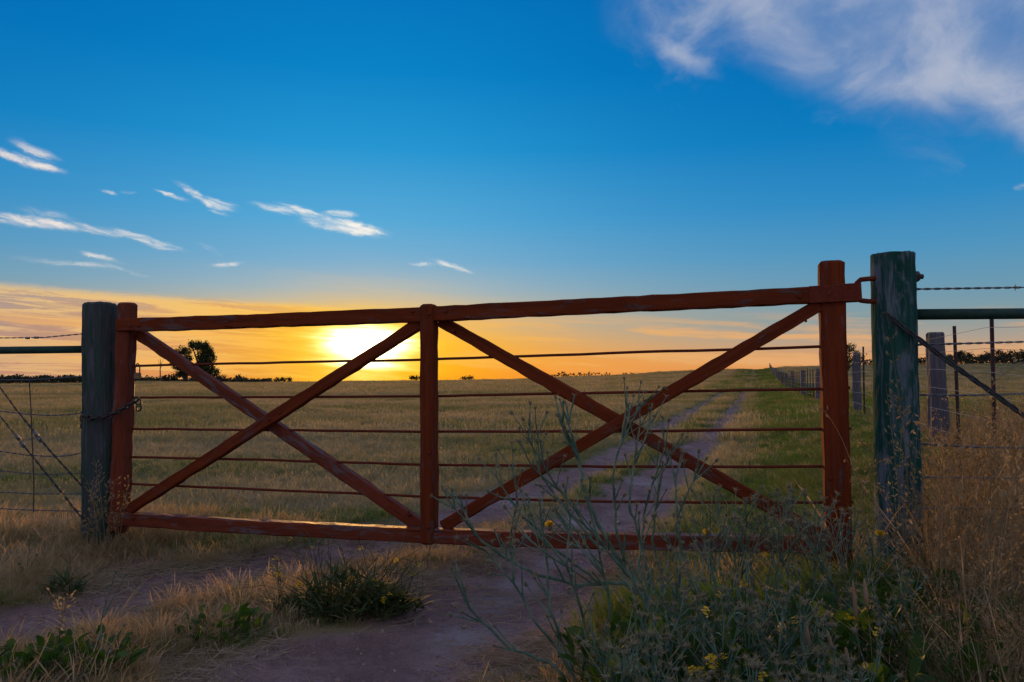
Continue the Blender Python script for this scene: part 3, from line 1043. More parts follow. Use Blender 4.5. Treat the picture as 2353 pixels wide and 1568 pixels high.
RPY = 3.79
def right_post():
    a, b = at_depth(2068, 1330, RPY), at_depth(2050, 583, RPY)
    root = empty('gatepost', (a.x, a.y, h1(a.x, a.y)), 'thick round hinge post with flaking blue-green paint right of the red gate', 'post')
    a2 = a + (a - b).normalized() * .2
    mb = MB(); round_post(mb, a2, b, .106, .100, 30, .0028, .008, 7, .4, True, 30, .004)
    mb.obj('post_body', M_GREENPOST, root)
    # hoop hinge: two legs into the post and a bow through the gate's strap
    y = RPY - .02
    P = [at_depth(2030, 640, y), at_depth(1996, 641, y + .01), at_depth(1978, 643, y + .02), at_depth(1969, 651, y + .03), at_depth(1968, 666, y + .03),
         at_depth(1969, 682, y + .03), at_depth(1978, 691, y + .02), at_depth(1996, 693, y + .01), at_depth(2030, 692, y)]
    mb = MB(); tube(mb, resample(P, .012), .0125, 10); mb.obj('hinge_hoop', M_REDSTEEL, root, True)
    X = Vector((1, 0, 0))
    c = at_depth(2096, 636, RPY)
    mb = MB(); disc_bolt(mb, c, X, .036, .006, 16, False); mb.obj('washer', M_IRON, root)
    mb = MB(); disc_bolt(mb, c + X * .008, X, .027, .022, 6, False); mb.obj('nut', M_IRON, root)
    mb = MB(); disc_bolt(mb, c + X * .028, X, .013, .024, 10, False); mb.obj('bolt_end', M_IRON, root)
    for py in (684, 796, 908, 1019, 1097):
        xl = np.interp(py, [580, 1250], [2006, 2026])
        c = at_depth(xl, py, RPY + .02)
        mb = MB(); tube(mb, [c + Vector((.03, -.05, .002)), c + Vector((.004, -.03, .004)), c + Vector((-.012, -.004, .001)), c + Vector((.0, .02, 0))], .0026, 5)
        mb.obj('staple', M_IRON, root)
right_post()

# ------------------------------------------------------------------ wires
def twisted(mb, pts, r=.0022, pitch=.045, strands=2, sep=None):
    pts = resample(pts, pitch / 6)
    fr = frames(pts)
    sep = sep if sep is not None else r * 1.05
    for s in range(strands):
        P = []
        for i, (p, t, u, w) in enumerate(fr):
            a = 2 * math.pi * (i / 6 / 1.0) * .5 + 2 * math.pi * s / strands
            P.append(p + (u * math.cos(a) + w * math.sin(a)) * sep)
        tube(mb, P, r, 4, True)


def left_fence():
    root = empty('wire_fence', at_depth(60, 1250, LPY), 'twisted wire fence with diagonal brace wires left of the left gatepost', 'fence')
    root.location.z = h1(root.location.x, LPY)
    def D(px, py, o=0.0): return at_depth(px, py, LPY + o)
    for pts in (((-500, 776), (-200, 782), (0, 777), (100, 776), (205, 766)), ((-500, 868), (-200, 880), (0, 873), (70, 873.5), (205, 864)),
                ((-500, 930), (-200, 930), (0, 945), (60, 952), (110, 955), (160, 953), (205, 947)), ((-500, 1030), (-200, 1020), (0, 1037), (60, 1046), (125, 1050), (165, 1046), (205, 1036)),
                ((-500, 1080), (-200, 1074), (0, 1082), (70, 1089), (130, 1091), (205, 1086)), ((-500, 1130), (0, 1131), (80, 1135), (205, 1135)),
                ((-500, 1168), (0, 1169), (80, 1173), (205, 1175))):
        mb = MB(); twisted(mb, [D(*p) for p in pts]); mb.obj('wire_strand', M_WIRE, root)
    mb = MB(); tube(mb, [D(67, 868), D(71, 940), D(75, 1040), D(78, 1110), D(77, 1178)], .0034, 6); mb.obj('dropper', M_STEELPOST, root)
    for pts in (((-400, 400), (0, 890), (37, 941), (112, 1033), (200, 1130)), ((-400, 470), (0, 956), (68, 1041), (130, 1118), (205, 1212))):
        mb = MB(); twisted(mb, [D(*p, -.10) for p in pts], .0036, .05, 2, .0032); mb.obj('brace_wire', M_DARKWIRE, root)
    for px, py in ((40, 1005), (52, 1022), (82, 998), (90, 1010)):
        mb = MB(); tube(mb, [D(px - 5, py - 6, -.10), D(px + 5, py + 6, -.10)], .0105, 8); mb.obj('wire_knot', M_WIRE, root, True)
    for k in (0, 3):
        mb = MB(); tube(mb, [D(50, 1012 + k, -.11), D(66, 1008 + k, -.11), D(82, 1004 + k, -.11)], .002, 5); mb.obj('wire_tie', M_WIRE, root)
    for px, py in ((64, 777), (84, 776)):
        mb = MB(); tube(mb, [D(px - 5, py), D(px, py + .5), D(px + 5, py)], .0075, 7); mb.obj('wire_knot', M_WIRE, root, True)
    mb = MB(); tube(mb, [D(-520, 812), D(-200, 808), D(0, 805.5), D(205, 803)], .0245, 14); mb.obj('strut_pipe', M_PIPE, root, True)
left_fence()


def right_fence():
    root = empty('wire_fence', at_depth(2250, 1400, RPY), 'heavy twisted wires and dark green pipe strut running right from the hinge post', 'fence')
    root.location.z = h1(root.location.x, RPY)
    def D(px, py, o=0.0): return at_depth(px, py, RPY + o)
    for pts in (((2095, 665), (2353, 661), (2800, 655)), ((2100, 793), (2353, 786), (2800, 780)), ((2108, 908), (2220, 909), (2353, 905), (2800, 905)),
                ((2112, 1020), (2240, 1028), (2353, 1030), (2800, 1036)), ((2115, 1097), (2353, 1100), (2800, 1104)), ((2118, 1168), (2353, 1171), (2800, 1176))):
        mb = MB(); twisted(mb, [D(*p) for p in pts], .0030, .05); mb.obj('wire_strand', M_WIRE, root)
    for px, py in ((2330, 661), (2180, 909)):
        mb = MB()
        for k in range(4):
            a = k * 1.57 + .4
            c = D(px + k, py)
            tube(mb, [c + Vector((0, math.cos(a), math.sin(a))) * .004, c + Vector((.2, math.cos(a), math.sin(a))) * .016], .0018, 4)
        tube(mb, [D(px - 3, py), D(px + 6, py)], .006, 6)
        mb.obj('barb', M_WIRE, root)
    mb = MB(); tube(mb, [D(2104, 723), D(2353, 721), D(2800, 719)], .0270, 16); mb.obj('strut_pipe', M_PIPE, root, True)
    for dy, o in ((0, -.115), (7, -.120), (3.5, -.108)):
        mb = MB(); twisted(mb, [D(2040, 722 + dy, -.108), D(2100, 768 + dy, o), D(2200, 843 + dy, o), D(2280, 899 + dy, o), D(2353, 952 + dy, o), D(2700, 1206 + dy, o)], .0040, .08, 2, .0036)
        mb.obj('brace_wire', M_DARKWIRE, root)
    mb = MB(); tube(mb, [D(2030, 718, -.09), D(2036, 719, -.108), D(2044, 724, -.112)], .006, 6); mb.obj('staple', M_IRON, root)
right_fence()

# ------------------------------------------------------------------ fence along the track
def fx(y): return 2.0 + 0.325 * y


def track_fence():
    y0 = 8.9
    root = empty('wire_fence', (fx(y0), y0, h1(fx(y0), y0)), 'post and wire fence of grey split posts following the track to the crest', 'fence')
    posts = [2.6, 8.9, 16.4, 28.2, 37.4, 50, 64, 79, 95, 111, 128, 145, 162, 178, 190]
    tops = []
    for i, y in enumerate(posts):
        x = fx(y) + random.uniform(-.04, .04); z = h1(x, y)
        hh = 1.12 + random.uniform(-.08, .10)
        hh += .14
        if i == 1: hh = 1.31
        if i == 2: hh = 1.30
        lean = random.uniform(-.03, .03) if i > 2 else (.0, -.02, .012)[i]
        r = .085 + random.uniform(-.012, .015)
        mb = MB(); round_post(mb, (x, y, z - .1), (x + lean, y, z + hh), r * 1.08, r * .92, 12 if y > 40 else 18, .006, .02, 30 + i, 1.2, True, 10 if y > 40 else 16)
        mb.obj('fence_post', M_FPOST, root)
    hs = [.24, .46, .68, .88, 1.07, 1.24]
    # pickets
    pk = []
    for a, b in zip(posts[:-1], posts[1:]):
        n = max(2, int(round((b - a) / 1.9))) if b < 100 else int((b - a) / 3.0)
        for k in range(1, n):
            pk.append(a + (b - a) * k / n)
    pk = [y for y in pk if not (5.0 < y < 16.3)] + [5.75, 6.65, 7.85, 13.6, 15.1]
    for i, y in enumerate(sorted(pk)):
        x = fx(y); z = h1(x, y)
        hh = 1.34 + random.uniform(-.03, .05) if y < 16 else 1.22 + random.uniform(-.06, .08)
        lx = random.uniform(-.02, .02)
        mb = MB()
        s = .016
        for ang in (0.5, 0.5 + 2.094, 0.5 + 4.189):
            dv = Vector((math.cos(ang), math.sin(ang), 0))
            nv = Vector((-dv.y, dv.x, 0)) * .004
            A, B = Vector((x, y, z - .05)), Vector((x + lx, y, z + hh))
            mb.add([A - nv, A + nv, A + dv * s * 1.2 + nv, A + dv * s * 1.2 - nv, B - nv, B + nv, B + dv * s * 1.2 + nv, B + dv * s * 1.2 - nv],
                   [(0, 1, 5, 4), (1, 2, 6, 5), (2, 3, 7, 6), (3, 0, 4, 7), (4, 5, 6, 7)])
        mb.obj('steel_picket', M_STEELPOST, root)
    ally = sorted(posts)
    for k, hz in enumerate(hs):
        P = []
        for y in [1.5] + [v for v in np.arange(2.6, 190, 2.0)]:
            x = fx(y) - .07
            P.append(Vector((x, y, h1(x, y) + hz + .012 * math.sin(y * 1.3 + k))))
        mb = MB(); tube(mb, P, [.0016 + .00003 * p.y for p in P], 4); mb.obj('wire_strand', M_FENCEWIRE, root)
track_fence()

# ------------------------------------------------------------------ chain and padlock
def ring_link(mb, c, t, nrm, L=.050, W=.028, r=.0056):
    t = Vector(t).normalized(); s = Vector(nrm) - t * Vector(nrm).dot(t)
    s = s.normalized()
    P = []
    for k in range(14):
        a = 2 * math.pi * k / 14
        P.append(Vector(c) + t * math.copysign(abs(math.cos(a)) ** .7, math.cos(a)) * L / 2 + s * math.copysign(abs(math.sin(a)) ** .8, math.sin(a)) * W / 2)
    P.append(P[0]); P.append(P[1])
    tube(mb, P, r, 6, False)


def chain():
    path = [(188, 948, 4.96), (196, 957, 4.875), (214, 962, 4.845), (236, 961, 4.835), (258, 953, 4.815), (276, 944, 4.79), (294, 933, 4.765), (308, 924, 4.755), (318, 915, 4.79)]
    P = resample([at_depth(*p) for p in path], .004)
    root = empty('gate_chain', P[len(P) // 2], 'dark iron chain looped round the left gatepost and gate stile', 'chain')
    acc, last, i, par = 0.0, P[0], 0, 0
    for a, b in zip(P[:-1], P[1:]):
        acc += (b - a).length
        if acc > .036:
            acc = 0
            t = (b - a).normalized()
            nr = Vector((0, 0, 1)) if par else Vector((.3, -1, 0.25))
            par ^= 1
            mb = MB(); ring_link(mb, b, t, nr); mb.obj('chain_link', M_IRON, root, True)
    for (px, py, y, tt) in ((190, 962, 4.92, (0, 0, 1)), (191, 978, 4.91, (.1, 0, 1)), (319, 926, 4.76, (-.1, 0, 1)), (319, 937, 4.76, (.15, 0, 1))):
        mb = MB(); ring_link(mb, at_depth(px, py, y), tt, (1, .4, 0), .044, .024); mb.obj('chain_link', M_IRON, root, True)
chain()


def padlock():
    c = at_depth(316, 864, 4.80)
    root = empty('padlock', c, 'small worn padlock hanging from the top rod beside the left stile', 'padlock')
    mb = MB(); beam(mb, [c + Vector((0, 0, -.022)), c + Vector((0, 0, .020))], .044, .020, GN, .004, .0002, .02, 0, .004); mb.obj('lock_body', M_BRASS, root)
    P = [c + Vector((-.014, 0, .015)), c + Vector((-.015, 0, .045)), c + Vector((-.012, 0, .066)), c + Vector((-.002, 0, .078)), c + Vector((.008, 0, .070)), c + Vector((.013, 0, .05)), c + Vector((.014, 0, .015))]
    mb = MB(); tube(mb, P, .0042, 8); mb.obj('shackle', M_IRON, root, True)
padlock()

# ------------------------------------------------------------------ plant shapes
def ribbons(mb, base, az_, hgt_, lean, curve, width, prof, rg, flat=None):
    """many blades at once; prof = width fraction at each level (last level is the tip point)"""
    n = len(base)
    S = len(prof)
    t = np.linspace(0, 1, S)
    dirx, diry = np.cos(az_), np.sin(az_)
    out = (lean[:, None] * t + curve[:, None] * t ** 2) * hgt_[:, None]
    up = hgt_[:, None] * (t - 0.38 * curve[:, None] * t ** 2.2)
    P = np.stack([base[:, 0:1] + dirx[:, None] * out, base[:, 1:2] + diry[:, None] * out, base[:, 2:3] + up], -1)
    tw = az_ + np.pi / 2 + rg.normal(size=n) * .7
    W = np.stack([np.cos(tw), np.sin(tw), np.zeros(n)], -1)
    w = width[:, None] * np.asarray(prof)[None, :]
    Lf = P - W[:, None, :] * w[..., None] / 2
    Rt = P + W[:, None, :] * w[..., None] / 2
    V = np.stack([Lf, Rt], 2).reshape(n, S * 2, 3)
    F = []
    one = [(2 * k, 2 * k + 1, 2 * k + 3, 2 * k + 2) for k in range(S - 1)]
    off = np.arange(n) * S * 2
    F = (np.array(one)[None] + off[:, None, None]).reshape(-1, 4).tolist()
    mb.add(V.reshape(-1, 3), F)
    return P[:, -1]


BLADE = [1.0, .85, .55, .08]
SEEDY = [.30, .26, .24, .9, 1.0, .1]


def tuft(name, m, n, r, h, width, lean=.35, curve=.5, seedy=0.0, seed=0, seedw=.006):
    rg = np.random.default_rng(seed)
    mb = MB()
    def grp(k, prof, hh, ww, ln, cv):
        a = rg.uniform(0, 2 * np.pi, k); rr = r * np.sqrt(rg.uniform(0, 1, k))
        base = np.stack([np.cos(a) * rr, np.sin(a) * rr, np.full(k, -.01)], -1)
        ribbons(mb, base, a + rg.normal(size=k) * .9, hh * rg.uniform(.45, 1.15, k), np.abs(rg.normal(size=k)) * ln, np.abs(rg.normal(size=k)) * cv, ww * rg.uniform(.7, 1.3, k), prof, rg)
    ns = int(n * seedy)
    if n - ns: grp(n - ns, BLADE, h, width, lean, curve)
    if ns: grp(ns, SEEDY, h * 1.25, seedw, lean * .6, curve * .6)
    me = mb.mesh(name, m, False, grain=False)
    return bpy.data.objects.new(name, me)


def oat(name, m, n, r, h, seed, spread=.25):
    """clump of wild oats: thin stems with nodding open panicles of spikelets"""
    rg = np.random.default_rng(seed)
    mb = MB()
    for i in range(n):
        a = rg.uniform(0, 6.28); rr = r * math.sqrt(rg.uniform()); hh = h * rg.uniform(.6, 1.1)
        la = rg.uniform(0, 6.28); le = abs(rg.normal()) * spread
        P = []
        for t in np.linspace(0, 1, 7):
            o = (le * t + le * 1.0 * t ** 3) * hh
            P.append(Vector((math.cos(a) * rr + math.cos(la) * o, math.sin(a) * rr + math.sin(la) * o, hh * (t - .25 * le * t ** 3) - .02)))
        tube(mb, P, [.0016, .0015, .0013, .0012, .001, .0008, .0005], 3, False)
        # spikelets
        k = int(rg.integers(9, 16))
        ts = rg.uniform(.62, 1.0, k)
        B, D = [], []
        for t in ts:
            f = t * 6; j = min(5, int(f)); q = P[j].lerp(P[j + 1], f - j)
            ang = rg.uniform(0, 6.28); ll = rg.uniform(.008, .05) * (1.15 - t) * 2.2
            tip = q + Vector((math.cos(ang) * ll, math.sin(ang) * ll, ll * rg.uniform(-.5, .7)))
            tube(mb, [q, tip], .0004, 3, False)
            dn = Vector((math.cos(ang) * .45, math.sin(ang) * .45, rg.uniform(-1.0, .35))).normalized()
            sl = rg.uniform(.016, .026); w = sl * .2
            s = dn.orthogonal().normalized()
            if rg.uniform() < .5: s = dn.cross(s)
            mb.add([tip, tip + dn * sl * .45 + s * w, tip + dn * sl, tip + dn * sl * .45 - s * w], [(0, 1, 2, 3)])
            s2 = dn.cross(s)
            mb.add([tip, tip + dn * sl * .4 + s2 * w, tip + dn * sl * .95, tip + dn * sl * .4 - s2 * w], [(0, 1, 2, 3)])
        # leaves
        for kk in range(2):
            t = rg.uniform(.05, .5); f = t * 6; j = int(f); q = P[j].lerp(P[j + 1], f - j)
            ribbons(mb, np.array([q]), np.array([rg.uniform(0, 6.28)]), np.array([h * rg.uniform(.18, .34)]), np.array([rg.uniform(.2, .6)]), np.array([rg.uniform(.3, 1.0)]), np.array([.005]), BLADE, rg)
    me = mb.mesh(name, m, False, grain=False)
    return bpy.data.objects.new(name, me)


def proto(name, objs):
    c = bpy.data.collections.new(name)
    for o in objs: c.objects.link(o)
    return c


def scatter(name, label, cat, col, pts, idx, scl, tilt, seed=0):
    rg = np.random.default_rng(seed)
    n = len(pts)
    me = bpy.data.meshes.new(name)
    me.vertices.add(n)
    me.vertices.foreach_set('co', np.asarray(pts, np.float32).ravel())
    rot = np.stack([rg.normal(size=n) * tilt, rg.normal(size=n) * tilt, rg.uniform(0, 6.283, n)], -1)
    a = me.attributes.new('rot', 'FLOAT_VECTOR', 'POINT'); a.data.foreach_set('vector', rot.astype(np.float32).ravel())
    a = me.attributes.new('scl', 'FLOAT_VECTOR', 'POINT'); a.data.foreach_set('vector', np.asarray(scl, np.float32).ravel())
    a = me.attributes.new('pick', 'INT', 'POINT'); a.data.foreach_set('value', np.asarray(idx, np.int32))
    o = bpy.data.objects.new(name, me)
    C.objects.link(o)
    tag(o, label, cat, kind='stuff')
    ng = bpy.data.node_groups.new(name, 'GeometryNodeTree')
    ng.interface.new_socket('Geometry', in_out='INPUT', socket_type='NodeSocketGeometry')
    ng.interface.new_socket('Geometry', in_out='OUTPUT', socket_type='NodeSocketGeometry')
    gi = ng.nodes.new('NodeGroupInput'); go = ng.nodes.new('NodeGroupOutput')
    ip = ng.nodes.new('GeometryNodeInstanceOnPoints')
    ci = ng.nodes.new('GeometryNodeCollectionInfo')
    ci.inputs['Collection'].default_value = col
    ci.inputs['Separate Children'].default_value = True
    ci.inputs['Reset Children'].default_value = True
    ip.inputs['Pick Instance'].default_value = True
    ng.links.new(gi.outputs[0], ip.inputs['Points'])
    ng.links.new(ci.outputs[0], ip.inputs['Instance'])
    for nm, typ, sock in (('pick', 'INT', 'Instance Index'), ('rot', 'FLOAT_VECTOR', 'Rotation'), ('scl', 'FLOAT_VECTOR', 'Scale')):
        na = ng.nodes.new('GeometryNodeInputNamedAttribute')
        na.data_type = typ
        na.inputs['Name'].default_value = nm
        out = [s for s in na.outputs if s.enabled and s.name == 'Attribute'][0]
        ng.links.new(out, ip.inputs[sock])
    ng.links.new(ip.outputs[0], go.inputs[0])
    md = o.modifiers.new('scatter', 'NODES')
    md.node_group = ng
    return o


def sample(n, x0, x1, y0, y1, dens, seed, wedge=None):
    rg = np.random.default_rng(seed)
    x = rg.uniform(x0, x1, n); y = rg.uniform(y0, y1, n)
    k = rg.uniform(0, 1, n) < dens(x, y)
    if wedge is not None: k &= np.abs(x) < wedge * y + 1.2
    return x[k], y[k]


def gate_y(x):
    return 4.9 - 1.05 * (x + 2.44) / 4.036


# ---------------- field and green grass
def grass_fields():
    # protos: index 0-2 near tufts, 3-4 mid patches, 5-6 far patches; names sorted alphabetically
    P = []
    for k in range(3): P.append(tuft('a%d' % k, M_DRY, 46, .10, .105, .0030, .4, .6, .30, 100 + k, .0042))
    for k in range(2): P.append(tuft('b%d' % k, M_DRY, 120, .36, .125, .0055, .35, .5, .35, 110 + k, .008))
    for k in range(2): P.append(tuft('c%d' % k, M_DRY, 190, 1.3, .17, .018, .3, .4, .30, 120 + k, .024))
    cd = proto('dry_tufts', P)

    def dry_d(x, y):
        d = track_d(x, y)
        m = sstep(d, .0, .25)
        s = x - road_x(y)
        return m * (1 - .93 * sstep(s, .9, 1.8) * sstep(s, 10, 5) * sstep(y, 5, 7)) * (1 - .6 * sstep(x - fx_(y), -.3, .5))
    xs, ys, ix, sc = [], [], [], []
    rg = np.random.default_rng(1)
    a, b = sample(26000, -11, 10, 4.3, 14, dry_d, 2, .75)
    keep = b > gate_y(a) - .1
    a, b = a[keep], b[keep]
    xs.append(a); ys.append(b); ix.append(rg.integers(0, 3, len(a))); sc.append(rg.uniform(.6, 1.15, len(a)) * np.clip(.6 + (b - 4.5) * .08, .6, 1))
    a, b = sample(26000, -36, 32, 13, 48, dry_d, 3, .75)
    xs.append(a); ys.append(b); ix.append(rg.integers(3, 5, len(a))); sc.append(rg.uniform(.7, 1.2, len(a)))
    a, b = sample(30000, -150, 140, 45, 194, dry_d, 4, .75)
    xs.append(a); ys.append(b); ix.append(rg.integers(5, 7, len(a))); sc.append(rg.uniform(.7, 1.25, len(a)))
    x, y = np.concatenate(xs), np.concatenate(ys); s = np.concatenate(sc)
    s = s * (.75 + .5 * fbm(x * .2, y * .2, 31))
    scatter('field_grass', 'dry golden seeding grass covering the paddock behind the gate', 'grass', cd, np.stack([x, y, hgt(x, y)], -1), np.concatenate(ix), np.stack([s, s, s], -1), .08, 5)

    G = []
    for k in range(3): G.append(tuft('a%d' % k, M_GREEN, 46, .09, .085, .0036, .5, .7, .0, 200 + k))
    for k in range(2): G.append(tuft('b%d' % k, M_GREEN, 120, .33, .11, .0070, .45, .6, .0, 210 + k))
    for k in range(2): G.append(tuft('c%d' % k, M_GREEN, 150, .60, .16, .022, .4, .5, .0, 220 + k))
    cg = proto('green_tufts', G)

    def green_d(x, y):
        s = x - road_x(y)
        d = track_d(x, y)
        far = sstep(y, 7, 13)
        g = far * np.exp(-((s + 1.95) / .85) ** 2)
        g = np.maximum(g, sstep(y, 6, 9) * .95 * np.exp(-(s / .50) ** 2))
        right = sstep(s, .9, 1.7) * sstep(s, 9, 5) * sstep(y, 3.7, 4.5) * (.5 + .5 * sstep(fbm(x * .6, y * .45, 91), .38, .55))
        g = np.maximum(g, right)
        fld = .8 * sstep(fbm(x * .16, y * .34, 5), .47, .60) * (s < -1) * sstep(y, 60, 30)
        g = np.maximum(g, fld)
        g = np.maximum(g, .55 * sstep(x - fx_(y), -.3, .5))
        return g * sstep(d, -.02, .18)
    xs, ys, ix, sc = [], [], [], []
    a, b = sample(38000, -10, 10, 3.7, 14, green_d, 12, .75)
    keep = b > gate_y(a) + .05
    a, b = a[keep], b[keep]
    xs.append(a); ys.append(b); ix.append(rg.integers(0, 3, len(a))); sc.append(rg.uniform(.6, 1.2, len(a)))
    a, b = sample(24000, -30, 30, 13, 50, green_d, 13, .75)
    xs.append(a); ys.append(b); ix.append(rg.integers(3, 5, len(a))); sc.append(rg.uniform(.7, 1.2, len(a)))
    a, b = sample(2600, .3, 2.0, 1.9, 3.75, lambda p, q: sstep(p, .35, .7) * sstep(track_d(p, q), .05, .25), 16, .8)
    xs.append(a); ys.append(b); ix.append(rg.integers(0, 3, len(a))); sc.append(rg.uniform(.9, 2.1, len(a)))
    a, b = sample(2600, -3.2, .1, 2.2, 4.1, lambda p, q: .5 * sstep(track_d(p, q), .08, .2) * sstep(fbm(p * 2.2, q * 2.2, 23), .45, .6), 17, .8)
    xs.append(a); ys.append(b); ix.append(rg.integers(0, 3, len(a))); sc.append(rg.uniform(.45, .95, len(a)))
    yy = rg.uniform(48, 192, 9000)
    ss = np.where(rg.uniform(0, 1, 9000) < .6, rg.normal(-1.95, .6, 9000), np.where(rg.uniform(0, 1, 9000) < .4, rg.normal(0, .22, 9000), rg.uniform(1.1, 5.5, 9000)))
    xx = road_x(yy) + ss
    k = rg.uniform(0, 1, 9000) < green_d(xx, yy) + .2
    k &= track_d(xx, yy) > .05
    xs.append(xx[k]); ys.append(yy[k]); ix.append(rg.integers(5, 7, k.sum())); sc.append(rg.uniform(.5, 1.0, k.sum()))
    x, y = np.concatenate(xs), np.concatenate(ys); s = np.concatenate(sc)
    scatter('green_grass', 'short green grass beside and between the wheel ruts', 'grass', cg, np.stack([x, y, hgt(x, y)], -1), np.concatenate(ix), np.stack([s, s, s], -1), .08, 15)


grass_fields()


def wildflowers():
    P = []
    for k, m in enumerate((M_STRAW, M_YELLOW)):
        mb = MB()
        for q in range(5):
            a = q * 1.2566
            d = Vector((math.cos(a), math.sin(a), .35)); sd = Vector((-math.sin(a), math.cos(a), 0)) * .5
            mb.add([Vector((0, 0, 0)), d * .6 + sd, d, d * .6 - sd], [(0, 1, 2, 3)])
        tube(mb, [Vector((0, 0, -9)), Vector((0, 0, 0))], .10, 3, False)
        P.append(bpy.data.objects.new('a%d' % k, mb.mesh('a%d' % k, m, grain=False)))
    c = proto('flower_kinds', P)
    rg = np.random.default_rng(77)
    y = rg.uniform(6.5, 24, 420); x = rg.uniform(-.75, .12, 420) * y
    k = (track_d(x, y) > .3)
    x, y = x[k], y[k]
    y2 = rg.uniform(7.5, 22, 90); x2 = fx_(y2) + rg.uniform(.2, 4.0, 90)
    X, Y = np.concatenate([x, x2]), np.concatenate([y, y2])
    z = hgt(X, Y) + np.concatenate([rg.uniform(.08, .14, len(x)), rg.uniform(.30, .60, 90)])
    s = rg.uniform(.008, .015, len(X)); s[len(x):] *= 1.5
    scatter('wildflowers', 'pale dried flower heads dotted over the paddock and yellow ones beyond the track fence', 'wildflowers', c, np.stack([X, Y, z], -1),
            np.concatenate([(rg.uniform(0, 1, len(x)) < .12).astype(int), np.ones(90, int)]), np.stack([s, s, s], -1), .3, 78)


wildflowers()


